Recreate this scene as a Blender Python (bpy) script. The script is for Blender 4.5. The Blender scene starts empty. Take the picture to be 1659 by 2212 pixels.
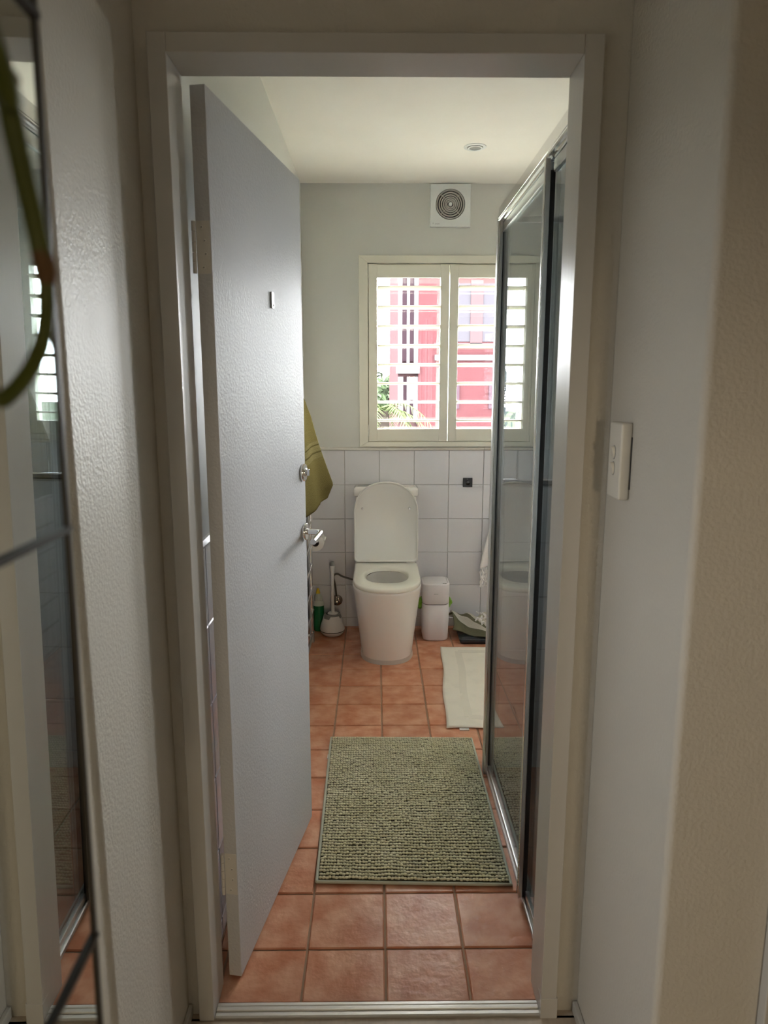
import bpy, bmesh, math, random
from mathutils import Vector, Matrix
random.seed(7)
R = math.radians
scene = bpy.context.scene

# ------------------------------------------------------------------ camera, world, exposure
CAM = Vector((0.0, 0.0, 1.4226))
cd = bpy.data.cameras.new('camera')
cam = bpy.data.objects.new('camera', cd)
scene.collection.objects.link(cam)
cam.location = CAM
cam.rotation_euler = (R(90 - 10.281), 0, R(-0.6047))
cd.sensor_fit = 'HORIZONTAL'; cd.sensor_width = 36.0
cd.lens = 36.0 * 1520.4 / 1659.0
cd.clip_start = 0.02; cd.clip_end = 500
cd.dof.use_dof = True; cd.dof.focus_distance = 3.3; cd.dof.aperture_fstop = 10.0
scene.camera = cam

SKY = 26.0
w = bpy.data.worlds.new('sky'); scene.world = w; w.use_nodes = True
bg = w.node_tree.nodes['Background']
bg.inputs[0].default_value = (0.985, 0.98, 1.0, 1); bg.inputs[1].default_value = SKY

scene.view_settings.view_transform = 'Standard'
scene.view_settings.look = 'None'
scene.view_settings.gamma = 1.0
scene.view_settings.use_curve_mapping = False
scene.view_settings.exposure = 1.72
cy = scene.cycles
cy.max_bounces = 14; cy.diffuse_bounces = 7; cy.glossy_bounces = 6
cy.transparent_max_bounces = 16; cy.transmission_bounces = 8
cy.sample_clamp_indirect = 6.0; cy.caustics_reflective = False; cy.caustics_refractive = False
cy.use_denoising = True

def portal(name, loc, rot, sx, sy):
    l = bpy.data.lights.new(name, 'AREA'); l.shape = 'RECTANGLE'; l.size = sx; l.size_y = sy
    l.cycles.is_portal = True
    o = bpy.data.objects.new(name, l); o.location = loc; o.rotation_euler = rot
    scene.collection.objects.link(o)
portal('bathroom_window_portal', (0.4, 4.20, 1.59), (R(-90), 0, 0), 1.0, 1.06)
portal('bathroom_side_window_portal', (1.5, 4.20, 1.59), (R(-90), 0, 0), 1.0, 1.06)
portal('added_hall_window_portal', (0.73, -4.13, 1.33), (R(90), 0, 0), .36, .46)  # samples sky through the added hall window
portal('added_passage_window_portal', (-1.78, .41, 1.35), (0, R(-90), 0), .8, .10)  # samples sky through the added passage window

# ------------------------------------------------------------------ helpers
WL = {}
def wl(o): return WL.get(o.name, Vector((0, 0, 0))) if o else Vector((0, 0, 0))
def tag(o, label=None, cat=None, group=None, kind=None):
    if label: o['label'] = label
    if cat: o['category'] = cat
    if group: o['group'] = group
    if kind: o['kind'] = kind
    return o
def empty(name, loc, label=None, cat=None, group=None, kind=None, parent=None):
    o = bpy.data.objects.new(name, None); scene.collection.objects.link(o)
    o.empty_display_size = 0.05
    loc = Vector(loc); o.location = loc - wl(parent); o.parent = parent
    WL[o.name] = loc
    return tag(o, label, cat, group, kind)
def link(name, me, parent=None, loc=(0, 0, 0)):
    o = bpy.data.objects.new(name, me); scene.collection.objects.link(o)
    o.parent = parent; o.location = Vector(loc) - wl(parent); WL[o.name] = Vector(loc)
    return o

class MB:
    def __init__(s): s.v = []; s.f = []
    def add(s, vs, fs):
        n = len(s.v); s.v += [tuple(p) for p in vs]; s.f += [tuple(i + n for i in f) for f in fs]; return s
    def box(s, x0, x1, y0, y1, z0, z1):
        return s.add([(x0,y0,z0),(x1,y0,z0),(x1,y1,z0),(x0,y1,z0),(x0,y0,z1),(x1,y0,z1),(x1,y1,z1),(x0,y1,z1)],
                     [(0,3,2,1),(4,5,6,7),(0,1,5,4),(1,2,6,5),(2,3,7,6),(3,0,4,7)])
    def loft(s, rings, cap0=True, cap1=True):
        n = len(rings[0]); vs = [p for r in rings for p in r]; fs = []
        for k in range(len(rings) - 1):
            for i in range(n):
                j = (i + 1) % n
                fs.append((k*n+i, k*n+j, (k+1)*n+j, (k+1)*n+i))
        if cap0: fs.append(tuple(range(n-1, -1, -1)))
        if cap1: fs.append(tuple((len(rings)-1)*n + i for i in range(n)))
        return s.add(vs, fs)
    def lathe(s, prof, c=(0,0,0), n=32, axis='z', cap0=True, cap1=True):
        rings = []
        for r, h in prof:
            ring = []
            for i in range(n):
                a = 2*math.pi*i/n; p, q = r*math.cos(a), r*math.sin(a)
                ring.append({'z': (c[0]+p, c[1]+q, c[2]+h), 'y': (c[0]+p, c[1]+h, c[2]+q), 'x': (c[0]+h, c[1]+p, c[2]+q)}[axis])
            rings.append(ring)
        return s.loft(rings, cap0, cap1)
    def tube(s, pts, rad, n=10, caps=True):
        pts = [Vector(p) for p in pts]; rings = []
        up = Vector((0, 0, 1)); prev = None
        for i, p in enumerate(pts):
            t = (pts[min(i+1, len(pts)-1)] - pts[max(i-1, 0)]).normalized()
            if prev is None:
                a = t.cross(up if abs(t.z) < .95 else Vector((1, 0, 0))).normalized()
            else:
                a = (prev - t * prev.dot(t)).normalized()
            prev = a; b = t.cross(a)
            r = rad[i] if isinstance(rad, (list, tuple)) else rad
            rings.append([p + a*(r*math.cos(2*math.pi*k/n)) + b*(r*math.sin(2*math.pi*k/n)) for k in range(n)])
        return s.loft(rings, caps, caps)
    def prism(s, outline, axis, a0, a1):
        """outline: 2D loop; axis: extrude axis"""
        def P(u, v, a): return {'x': (a, u, v), 'y': (u, a, v), 'z': (u, v, a)}[axis]
        return s.loft([[P(u, v, a0) for u, v in outline], [P(u, v, a1) for u, v in outline]])
    def build(s, name, m, parent=None, smooth=False, bevel=0, seg=2, angle=40, loc=None, kind=None, sub=0):
        off = wl(parent) if loc is None else Vector(loc)
        me = bpy.data.meshes.new(name)
        me.from_pydata([(p[0]-off.x, p[1]-off.y, p[2]-off.z) for p in s.v], [], s.f)
        bm = bmesh.new(); bm.from_mesh(me); bmesh.ops.recalc_face_normals(bm, faces=bm.faces); bm.to_mesh(me); bm.free()
        if smooth or bevel:
            me.shade_smooth(); me.set_sharp_from_angle(angle=R(angle))
        if m: me.materials.append(m)
        o = link(name, me, parent, off)
        if bevel:
            b = o.modifiers.new('bevel', 'BEVEL'); b.width = bevel; b.segments = seg; b.limit_method = 'ANGLE'; b.angle_limit = R(35)
            b.harden_normals = True
        if sub:
            d = o.modifiers.new('sub', 'SUBSURF'); d.levels = sub; d.render_levels = sub
        if kind: o['kind'] = kind
        return o
def rrect(x0, x1, y0, y1, r, n=6):
    out = []
    for cx, cy_, a0 in ((x1-r, y1-r, 0), (x0+r, y1-r, 90), (x0+r, y0+r, 180), (x1-r, y0+r, 270)):
        for k in range(n + 1):
            a = R(a0 + 90*k/n); out.append((cx + r*math.cos(a), cy_ + r*math.sin(a)))
    return out
def smoothpath(pts, n=8):
    pts = [Vector(p) for p in pts]; out = []
    for i in range(len(pts)-1):
        p0 = pts[max(i-1, 0)]; p1 = pts[i]; p2 = pts[i+1]; p3 = pts[min(i+2, len(pts)-1)]
        for k in range(n):
            t = k/n
            out.append(0.5*((2*p1) + (p2-p0)*t + (2*p0-5*p1+4*p2-p3)*t*t + (3*p1-p0-3*p2+p3)*t**3))
    out.append(pts[-1]); return out

# ------------------------------------------------------------------ materials
def nd(nt, t, **k):
    n = nt.nodes.new(t)
    for a, b in k.items(): setattr(n, a, b)
    return n
def mat(name, col, rough=0.5, metal=0.0, spec=0.5, bump=None, vary=None, rand=0.0, coat=0.0, alpha=None, sheen=0.0, trans=0.0):
    """bump=(scale,strength,dist[,stretch]) vary=(scale,col2,lo,hi) rand: per-object value shift"""
    m = bpy.data.materials.new(name); m.use_nodes = True; nt = m.node_tree; b = nt.nodes['Principled BSDF']
    b.inputs['Base Color'].default_value = (*col, 1); b.inputs['Roughness'].default_value = rough
    b.inputs['Metallic'].default_value = metal; b.inputs['Specular IOR Level'].default_value = spec
    b.inputs['Coat Weight'].default_value = coat; b.inputs['Sheen Weight'].default_value = sheen
    b.inputs['Transmission Weight'].default_value = trans
    geo = nd(nt, 'ShaderNodeNewGeometry'); src = geo.outputs['Position']
    last = None
    if vary:
        n = nd(nt, 'ShaderNodeTexNoise'); n.inputs['Scale'].default_value = vary[0]; n.inputs['Detail'].default_value = 5
        nt.links.new(src, n.inputs['Vector'])
        r = nd(nt, 'ShaderNodeMapRange'); r.inputs['From Min'].default_value = vary[2]; r.inputs['From Max'].default_value = vary[3]
        nt.links.new(n.outputs['Fac'], r.inputs['Value'])
        x = nd(nt, 'ShaderNodeMix', data_type='RGBA'); x.inputs['A'].default_value = (*col, 1); x.inputs['B'].default_value = (*vary[1], 1)
        nt.links.new(r.outputs['Result'], x.inputs['Factor']); last = x.outputs['Result']
    if rand:
        oi = nd(nt, 'ShaderNodeObjectInfo')
        hs = nd(nt, 'ShaderNodeHueSaturation')
        rr = nd(nt, 'ShaderNodeMapRange'); rr.inputs['To Min'].default_value = 1-rand; rr.inputs['To Max'].default_value = 1+rand
        nt.links.new(oi.outputs['Random'], rr.inputs['Value']); nt.links.new(rr.outputs['Result'], hs.inputs['Value'])
        if last: nt.links.new(last, hs.inputs['Color'])
        else: hs.inputs['Color'].default_value = (*col, 1)
        last = hs.outputs['Color']
    if last: nt.links.new(last, b.inputs['Base Color'])
    if bump:
        n = nd(nt, 'ShaderNodeTexNoise'); n.inputs['Scale'].default_value = bump[0]; n.inputs['Detail'].default_value = 3
        if len(bump) > 3:
            mp = nd(nt, 'ShaderNodeMapping'); mp.inputs['Scale'].default_value = bump[3]
            nt.links.new(src, mp.inputs['Vector']); nt.links.new(mp.outputs['Vector'], n.inputs['Vector'])
        else: nt.links.new(src, n.inputs['Vector'])
        bp = nd(nt, 'ShaderNodeBump'); bp.inputs['Strength'].default_value = bump[1]; bp.inputs['Distance'].default_value = bump[2]
        nt.links.new(n.outputs['Fac'], bp.inputs['Height']); nt.links.new(bp.outputs['Normal'], b.inputs['Normal'])
    return m

def glass_mat(name, tint=(1, 1, 1), f0=0.04, scum=0.0):
    m = bpy.data.materials.new(name); m.use_nodes = True; nt = m.node_tree; nt.nodes.remove(nt.nodes['Principled BSDF'])
    out = nt.nodes['Material Output']; geo = nd(nt, 'ShaderNodeNewGeometry')
    dot = nd(nt, 'ShaderNodeVectorMath', operation='DOT_PRODUCT')
    nt.links.new(geo.outputs['Normal'], dot.inputs[0]); nt.links.new(geo.outputs['Incoming'], dot.inputs[1])
    ab = nd(nt, 'ShaderNodeMath', operation='ABSOLUTE'); nt.links.new(dot.outputs['Value'], ab.inputs[0])
    om = nd(nt, 'ShaderNodeMath', operation='SUBTRACT'); om.inputs[0].default_value = 1; nt.links.new(ab.outputs[0], om.inputs[1])
    pw = nd(nt, 'ShaderNodeMath', operation='POWER'); pw.inputs[1].default_value = 5; nt.links.new(om.outputs[0], pw.inputs[0])
    ma = nd(nt, 'ShaderNodeMath', operation='MULTIPLY_ADD'); ma.inputs[1].default_value = 1-f0; ma.inputs[2].default_value = f0
    nt.links.new(pw.outputs[0], ma.inputs[0])
    tr = nd(nt, 'ShaderNodeBsdfTransparent'); tr.inputs[0].default_value = (*tint, 1)
    gl = nd(nt, 'ShaderNodeBsdfGlossy'); gl.inputs['Roughness'].default_value = 0.0
    mx = nd(nt, 'ShaderNodeMixShader'); nt.links.new(ma.outputs[0], mx.inputs[0]); nt.links.new(tr.outputs[0], mx.inputs[1]); nt.links.new(gl.outputs[0], mx.inputs[2])
    last = mx
    if scum:
        n = nd(nt, 'ShaderNodeTexNoise'); n.inputs['Scale'].default_value = 6; n.inputs['Detail'].default_value = 6
        mp = nd(nt, 'ShaderNodeMapping'); mp.inputs['Scale'].default_value = (6, 9, 0.35)
        nt.links.new(geo.outputs['Position'], mp.inputs['Vector']); nt.links.new(mp.outputs['Vector'], n.inputs['Vector'])
        mr = nd(nt, 'ShaderNodeMapRange'); mr.inputs['From Min'].default_value = 0.42; mr.inputs['From Max'].default_value = 0.75
        mr.inputs['To Min'].default_value = scum*0.25; mr.inputs['To Max'].default_value = scum
        nt.links.new(n.outputs['Fac'], mr.inputs['Value'])
        df = nd(nt, 'ShaderNodeBsdfDiffuse'); df.inputs[0].default_value = (0.8, 0.86, 0.9, 1)
        m2 = nd(nt, 'ShaderNodeMixShader'); nt.links.new(mr.outputs['Result'], m2.inputs[0])
        nt.links.new(mx.outputs[0], m2.inputs[1]); nt.links.new(df.outputs[0], m2.inputs[2]); last = m2
    nt.links.new(last.outputs[0], out.inputs['Surface'])
    return m

M = {}
M['hall_paint'] = mat('hall_paint', (0.60, 0.565, 0.50), 0.42, spec=0.07, bump=(150, 0.7, 0.002))
M['hall_ceiling'] = mat('hall_ceiling', (0.7, 0.68, 0.62), 0.7)
M['frame_paint'] = mat('frame_paint', (0.55, 0.525, 0.485), 0.30, spec=0.17, bump=(60, 0.35, 0.001, (1, 1, 0.06)))
M['door_paint'] = mat('door_paint', (0.585, 0.585, 0.60), 0.34, spec=0.006, bump=(150, 0.6, 0.0018))
M['bath_wall'] = mat('bath_wall', (0.62, 0.62, 0.58), 0.5, bump=(120, 0.2, 0.0006))
M['bath_ceiling'] = mat('bath_ceiling', (0.88, 0.86, 0.80), 0.7, vary=(3, (0.85, 0.83, 0.77), .4, .7))
M['wall_tile'] = mat('wall_tile', (0.70, 0.695, 0.72), 0.16, bump=(14, 0.25, 0.006), rand=0.025)
M['wall_grout'] = mat('wall_grout', (0.50, 0.49, 0.47), 0.9)
M['floor_tile'] = mat('floor_tile', (0.50, 0.185, 0.09), 0.36, spec=0.4, bump=(42, 0.55, 0.0035), vary=(12, (0.66, 0.345, 0.215), .36, .66), rand=0.07)
M['floor_grout'] = mat('floor_grout', (0.36, 0.24, 0.16), 0.9)
M['trim_cream'] = mat('trim_cream', (0.66, 0.64, 0.58), 0.3)
M['slat'] = mat('shutter_darkened', (0.52, 0.50, 0.42), 0.4, spec=0.1)  # same paint as the shutters, darkened to hold back glare on the slats
M['shutter'] = mat('shutter', (0.74, 0.72, 0.62), 0.35)
M['alu'] = mat('alu', (0.62, 0.62, 0.62), 0.28, 1.0)
M['alu_dull'] = mat('alu_dull', (0.66, 0.64, 0.60), 0.42, 0.85)
M['chrome'] = mat('chrome', (0.80, 0.80, 0.80), 0.07, 1.0)
M['chrome_old'] = mat('chrome_old', (0.42, 0.37, 0.31), 0.2, 1.0)
M['black'] = mat('black', (0.012, 0.012, 0.014), 0.45)
M['black_gloss'] = mat('black_gloss', (0.008, 0.009, 0.011), 0.1)
M['dark_metal'] = mat('dark_metal', (0.045, 0.04, 0.034), 0.45, 0.3)
M['glass'] = glass_mat('shower_glass', (0.74, 0.77, 0.78), 0.08, scum=0.085)
M['pane_warm_light'] = glass_mat('warm_light_glass', (1.0, 0.90, 0.72), 0.045)  # amber tint added to warm the light reaching the hall
M['pane'] = glass_mat('window_glass', (0.97, 0.99, 0.99), 0.045)
M['mirror'] = mat('mirror', (0.80, 0.83, 0.81), 0.0, 1.0)
M['porcelain'] = mat('porcelain', (0.76, 0.73, 0.69), 0.12, coat=0.3)
M['seat'] = mat('seat_plastic', (0.80, 0.78, 0.70), 0.25)
M['lid'] = mat('lid_plastic', (0.72, 0.71, 0.67), 0.3)
M['sealant'] = mat('sealant', (0.48, 0.43, 0.39), 0.5)
M['water'] = mat('bowl_water', (0.50, 0.50, 0.47), 0.03)
M['white_plastic'] = mat('white_plastic', (0.72, 0.71, 0.70), 0.35)
M['bin_plastic'] = mat('bin_plastic', (0.72, 0.69, 0.71), 0.42)
M['gap'] = mat('gap_dark', (0.05, 0.048, 0.045), 0.8)
M['grey_plastic'] = mat('grey_plastic', (0.22, 0.22, 0.21), 0.4)
M['green_liquid'] = mat('green_bottle', (0.005, 0.13, 0.04), 0.22)
M['bottle_clear'] = mat('bottle_milky', (0.55, 0.58, 0.50), 0.3)
M['yellow'] = mat('yellow_cap', (0.75, 0.52, 0.015), 0.35)
M['bag_green'] = mat('bag_green', (0.20, 0.42, 0.03), 0.3, bump=(60, 0.8, 0.01))
M['fan_plastic'] = mat('fan_plastic', (0.74, 0.77, 0.76), 0.28)
M['fan_grille'] = mat('fan_grille', (0.50, 0.48, 0.45), 0.45)
M['fan_dark'] = mat('fan_dark', (0.10, 0.09, 0.085), 0.8)
M['paper'] = mat('paper', (0.82, 0.80, 0.76), 0.9)
M['card'] = mat('card', (0.18, 0.15, 0.13), 0.9)
M['rug_base_shade'] = mat('rug_base_shade', (0.07, 0.062, 0.028), 0.95)  # backing darkened to stand for the shade between pile rows
M['rug_hem'] = mat('rug_hem', (0.52, 0.54, 0.44), 0.9)
M['rug'] = mat('rug_chenille', (0.78, 0.735, 0.52), 0.95, spec=0.0, vary=(9, (0.84, 0.80, 0.60), .4, .65))
M['mat_white'] = mat('mat_white', (0.86, 0.815, 0.72), 0.95, spec=0.1, bump=(900, 0.6, 0.0015), vary=(14, (0.80, 0.76, 0.67), .5, .75))
M['towel_white'] = mat('towel_white', (0.86, 0.84, 0.83), 0.95, bump=(500, 0.5, 0.002))
M['leaf_stem'] = mat('leaf_stem', (0.065, 0.085, 0.008), 0.45, vary=(30, (0.10, 0.125, 0.014), .4, .7))
M['stem_node'] = mat('stem_node', (0.14, 0.075, 0.03), 0.7)
M['leaf'] = mat('leaf', (0.06, 0.16, 0.03), 0.4)
M['pot'] = mat('pot', (0.55, 0.5, 0.44), 0.6)
M['soil'] = mat('soil', (0.03, 0.02, 0.015), 0.95)
M['switch'] = mat('switch_plastic', (0.72, 0.68, 0.60), 0.35)
M['hinge_paint'] = mat('hinge_paint', (0.68, 0.65, 0.60), 0.38)
# laminate
def wood_mat():
    m = mat('laminate', (0.46, 0.38, 0.30), 0.4); nt = m.node_tree; b = nt.nodes['Principled BSDF']
    geo = nd(nt, 'ShaderNodeNewGeometry'); mp = nd(nt, 'ShaderNodeMapping'); mp.inputs['Scale'].default_value = (60, 3, 1)
    n = nd(nt, 'ShaderNodeTexNoise'); n.inputs['Scale'].default_value = 1.5; n.inputs['Detail'].default_value = 6
    nt.links.new(geo.outputs['Position'], mp.inputs['Vector']); nt.links.new(mp.outputs['Vector'], n.inputs['Vector'])
    x = nd(nt, 'ShaderNodeMix', data_type='RGBA'); x.inputs['A'].default_value = (0.36, 0.29, 0.22, 1); x.inputs['B'].default_value = (0.54, 0.46, 0.37, 1)
    nt.links.new(n.outputs['Fac'], x.inputs['Factor']); nt.links.new(x.outputs['Result'], b.inputs['Base Color'])
    return m
M['wood'] = wood_mat()
# banded fabrics: colour by height / by a direction
def band_mat(name, base, bands, axis, bump, origin=0.0):
    m = mat(name, base, 0.95, spec=0.0, bump=bump); nt = m.node_tree; b = nt.nodes['Principled BSDF']
    at = nd(nt, 'ShaderNodeAttribute'); at.attribute_name = 'band'; at.attribute_type = 'GEOMETRY'
    cr = nd(nt, 'ShaderNodeValToRGB'); cr.color_ramp.interpolation = 'CONSTANT'
    e = cr.color_ramp.elements; e[0].position = 0; e[0].color = (*base, 1); e[1].position = 0.999; e[1].color = (*base, 1)
    for p, c in bands:
        k = e.new(p); k.color = (*c, 1)
    nt.links.new(at.outputs['Fac'], cr.inputs['Fac']); nt.links.new(cr.outputs['Color'], b.inputs['Base Color'])
    return m
OL = (0.105, 0.084, 0.030); OL2 = (0.065, 0.051, 0.018)
M['olive'] = band_mat('olive_terry', OL, [(0.40, (0.13, 0.107, 0.045)), (0.43, OL2), (0.445, (0.13, 0.107, 0.045)), (0.50, OL2), (0.515, (0.13, 0.107, 0.045)), (0.56, OL)], 'z', (260, 1.0, 0.006))
GT = (0.155, 0.15, 0.095); WH = (0.62, 0.59, 0.52)
M['green_towel'] = band_mat('green_ribbed_towel', GT, [(0.62, WH), (0.70, GT), (0.74, WH), (0.80, (0.4, 0.38, 0.3)), (0.84, WH)], 'x', (260, 0.8, 0.004))
def add_band(o, vals):
    a = o.data.attributes.new('band', 'FLOAT', 'POINT')
    for i, v in enumerate(vals): a.data[i].value = v
# outside
M['pink'] = mat('pink_render', (0.0218, 0.0085, 0.0093), 0.9, spec=0.0, vary=(1.5, (0.0200, 0.0073, 0.0080), .4, .7))
M['pink2'] = mat('pink_light', (0.0262, 0.0149, 0.0157), 0.9, spec=0.0)
M['white_out'] = mat('white_out', (0.0309, 0.0284, 0.0291), 0.8, spec=0.0)
M['mauve'] = mat('mauve', (0.0164, 0.0102, 0.0128), 0.6, spec=0.0)
M['grey_out'] = mat('grey_out', (0.0182, 0.0168, 0.0192), 0.3, spec=0.0)
M['ground_out'] = mat('ground_out', (0.0364, 0.0346, 0.0291), 0.95, spec=0.0, vary=(0.3, (0.0182, 0.0255, 0.0145), .4, .6))
M['foliage'] = mat('foliage', (0.0177, 0.0257, 0.0127), 0.6, spec=0.0, vary=(2, (0.0284, 0.0355, 0.0235), .4, .6))
M['foliage_far'] = mat('foliage_far', (0.0191, 0.0256, 0.0267), 0.8, spec=0.0, vary=(1, (0.0244, 0.0292, 0.0287), .4, .6))  # bluish haze of distance put into the colour
M['palm'] = mat('palm', (0.0257, 0.0328, 0.0143), 0.5, spec=0.0)
M['bark'] = mat('bark', (0.0109, 0.0087, 0.0073), 0.9, spec=0.0)
M['blue_out'] = mat('blue_out', (0.0157, 0.0189, 0.0232), 0.8, spec=0.0)

# ------------------------------------------------------------------ structure: bathroom
XL, XR, YB, YF, ZC = -0.405, 2.12, 4.021, 1.472, 2.4815
def struct(mb, name, m, label, cat, **k):
    o = mb.build(name, m, **k); return tag(o, label, cat, kind='structure')
floor = struct(MB().box(XL-.1, XR+.1, 1.412, YB+.1, -.10, -.0045), 'floor', M['floor_grout'], 'terracotta tiled bathroom floor', 'floor')
hall_floor = struct(MB().box(-1.8, 1.8, -4.2, 1.376, -.10, 0.0).box(-1.8, -.372, 1.37, 1.475, -.10, 0.0).box(.372, 1.8, 1.37, 1.475, -.10, 0.0), 'floor_hall', M['wood'], 'pale wood laminate hall floor in front of the threshold', 'floor')
ceiling = struct(MB().box(XL-.1, XR+.1, YF, YB+.1, ZC, ZC+.1), 'ceiling', M['bath_ceiling'], 'cream white bathroom ceiling', 'ceiling')
hall_ceiling = struct(MB().box(-1.7, 1.7, -4.1, 1.47, 2.5, 2.6), 'ceiling_hall', M['hall_ceiling'], 'white ceiling over the hall', 'ceiling')
T = 0.006
wall_left = struct(MB().box(XL-.1, XL-T, YF, YB+.1, -.02, 1.052).box(XL-.1, XL, YF, YB+.1, 1.052, ZC), 'wall_left', M['bath_wall'], 'bathroom left wall behind the open door', 'wall')
wall_right = struct(MB().box(XR, XR+.1, YF, YB+.1, -.02, ZC), 'wall_right', M['bath_wall'], 'bathroom right wall beyond the shower', 'wall')
WX0, WX1, WZ0, WZ1 = -0.045, 0.852, 1.100, 2.070
b = MB()
W2 = 1.10   # the second window's offset
b.box(XL-.1, WX0, YB, YB+.17, 1.052, ZC).box(WX1, WX0+W2, YB, YB+.17, 1.052, ZC).box(WX1+W2, XR+.1, YB, YB+.17, 1.052, ZC)
for q in (0, W2): b.box(WX0+q, WX1+q, YB, YB+.17, 1.052, WZ0).box(WX0+q, WX1+q, YB, YB+.17, WZ1, ZC)
wall_back = struct(b, 'wall_back', M['bath_wall'], 'grey green upper back wall of the bathroom with the shuttered window', 'wall')
wall_back_lower = MB().box(XL-.1, XR+.1, YB+T, YB+.17, -.02, 1.052).build('tile_backing', M['wall_grout'], wall_back)
# half height shower end wall with glass above
NZ, SXR = 1.07, 1.25
nib = struct(MB().box(.412+T, SXR, 2.432+T, 2.516-T, -.02, NZ), 'wall_shower_end', M['wall_grout'], 'low tiled shower end wall behind the shower screen', 'wall')
MB().box(.418, SXR, 2.434, 2.514, NZ, NZ+.004).build('capping', M['wall_grout'], nib, bevel=.003)
MB().box(.412, .412+T, 2.432, 2.516, -.004, NZ).build('end_trim', M['trim_cream'], nib)
MB().box(SXR, SXR+.08, YF, 2.52, -.02, ZC).build('shower_side_wall', M['wall_grout'], nib)

# tiles as pieces, shared meshes
def tile_mesh(name, w_, h_, t_, c, m):
    """centred tile, front at +z local = t_/2, chamfer c"""
    x, y = w_/2, h_/2; v = []
    for zz, i in ((-t_/2, 0), (t_/2-c, 0), (t_/2, c)):
        v += [(-x+i, -y+i, zz), (x-i, -y+i, zz), (x-i, y-i, zz), (-x+i, y-i, zz)]
    f = [(8, 9, 10, 11)]
    for a in (0, 4):
        for i in range(4):
            j = (i+1) % 4; f.append((a+i, a+j, a+4+j, a+4+i))
    me = bpy.data.meshes.new(name); me.from_pydata(v, [], f); me.materials.append(m); return me
TM = {}
def tile(name, parent, loc, w_, h_, t_, m, rot, wob=0.0):
    k = (name, round(w_, 3), round(h_, 3), t_)
    if k not in TM: TM[k] = tile_mesh(name, w_, h_, t_, 0.0022 if t_ < .008 else .003, m)
    o = link(name, TM[k], parent, loc)
    o.rotation_euler = rot.copy() if hasattr(rot, 'copy') else rot
    if wob:
        o.rotation_euler.x += random.uniform(-wob, wob); o.rotation_euler.y += random.uniform(-wob, wob)
    return o
def cuts(a, b, o, p):
    k = math.floor((a-o)/p); out = []
    while o + k*p < b - 1e-6:
        lo, hi = max(a, o+k*p), min(b, o+(k+1)*p)
        if hi - lo > .012: out.append((lo, hi))
        k += 1
    return out
from mathutils import Euler
GW = 0.0026
for x0, x1 in cuts(XL-.001, XR, .0199, .2):
    for y0, y1 in cuts(1.414, YB+.004, 1.5753, .2):
        if x0 > .45 and y1 > 2.43 and y0 < 2.52 and False: continue
        tile('floor_tile', floor, ((x0+x1)/2, (y0+y1)/2, -.005), x1-x0-.0055, y1-y0-.0055, .010, M['floor_tile'], Euler((0, 0, 0)), .0012)
ZR = [(-.003, .0535), (.0535, .2532), (.2532, .4529), (.4529, .6526), (.6526, .8523), (.8523, 1.052)]
for x0, x1 in cuts(XL, XR, -.1839, .1997):
    for z0, z1 in ZR:
        tile('wall_tile', wall_back, ((x0+x1)/2, YB+T/2, (z0+z1)/2), x1-x0-GW, z1-z0-GW, T, M['wall_tile'], Euler((R(90), 0, 0)), .003)
for y0, y1 in cuts(YF, YB, YB-.0, .1997):
    for z0, z1 in ZR:
        tile('wall_tile', wall_left, (XL-T/2, (y0+y1)/2, (z0+z1)/2), z1-z0-GW, y1-y0-GW, T, M['wall_tile'], Euler((0, R(90), 0)), .003)
ZN = cuts(0, NZ, .07, .1997); ZS = cuts(0, 2.07, .07, .1997)
for x0, x1 in cuts(.418, SXR, .449, .1997):
    for z0, z1 in ZN:
        tile('wall_tile', nib, ((x0+x1)/2, 2.432+T/2, (z0+z1)/2), x1-x0-GW, z1-z0-GW, T, M['wall_tile'], Euler((R(90), 0, 0)), .003)
for y0, y1 in cuts(YF, 2.432, 2.432, .1997):
    for z0, z1 in ZS:
        tile('wall_tile', nib, (SXR-T/2, (y0+y1)/2, (z0+z1)/2), z1-z0-GW, y1-y0-GW, T, M['wall_tile'], Euler((0, R(-90), 0)), .003)
# bead above the tiles
t1 = empty('trim_1', (0, YB, 1.06), 'cream bullnose bead along the top of the wall tiles', 'trim', kind='structure')
prof = [(YB+.004, 1.0515), (YB-.008, 1.0515), (YB-.0135, 1.0555), (YB-.0155, 1.061), (YB-.0135, 1.0665), (YB-.008, 1.0705), (YB+.004, 1.0705)]
xs = [XL, -.184, .0157+.2, .615, 1.014, 1.414, 1.814, XR]
for a, c in zip(xs[:-1], xs[1:]):
    MB().prism(prof, 'x', a+.0006, c-.0006).build('bead_tile', M['trim_cream'], t1, smooth=True)
MB().prism([(XL-.004, 1.0515), (XL+.008, 1.0515), (XL+.0145, 1.061), (XL+.008, 1.0705), (XL-.004, 1.0705)], 'y', YF, YB-.002).build('bead_tile', M['trim_cream'], t1, smooth=True)

# ------------------------------------------------------------------ structure: hall
HX0, HX1 = -0.432, 0.460
YW = 1.39
struct(MB().box(HX0-.02, -.388, YW, 1.468, 0, 2.5).box(.388, HX1+.02, YW, 1.468, 0, 2.5).box(-.388, .388, YW, 1.468, 2.02, 2.5), 'wall_end', M['hall_paint'], 'hall wall around the bathroom doorway', 'wall')
struct(MB().box(.46, XR+.1, 1.39, YF, 0, 2.5).box(XL-.1, -.39, 1.46, YF, 0, 2.5), 'wall_front', M['bath_wall'], 'bathroom wall beside the doorway, seen from inside', 'wall')
struct(MB().box(-1.7, HX0, 1.0, 1.468, 0, 2.5), 'wall_niche_left', M['hall_paint'], 'textured glossy hall wall between the mirror and the door frame', 'wall', bevel=.012, seg=4)
struct(MB().box(HX1, 1.7, 1.0, 1.40, 0, 2.5), 'wall_niche_right', M['hall_paint'], 'hall wall with the light switch, right of the door frame', 'wall', bevel=.012, seg=4)
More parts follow.
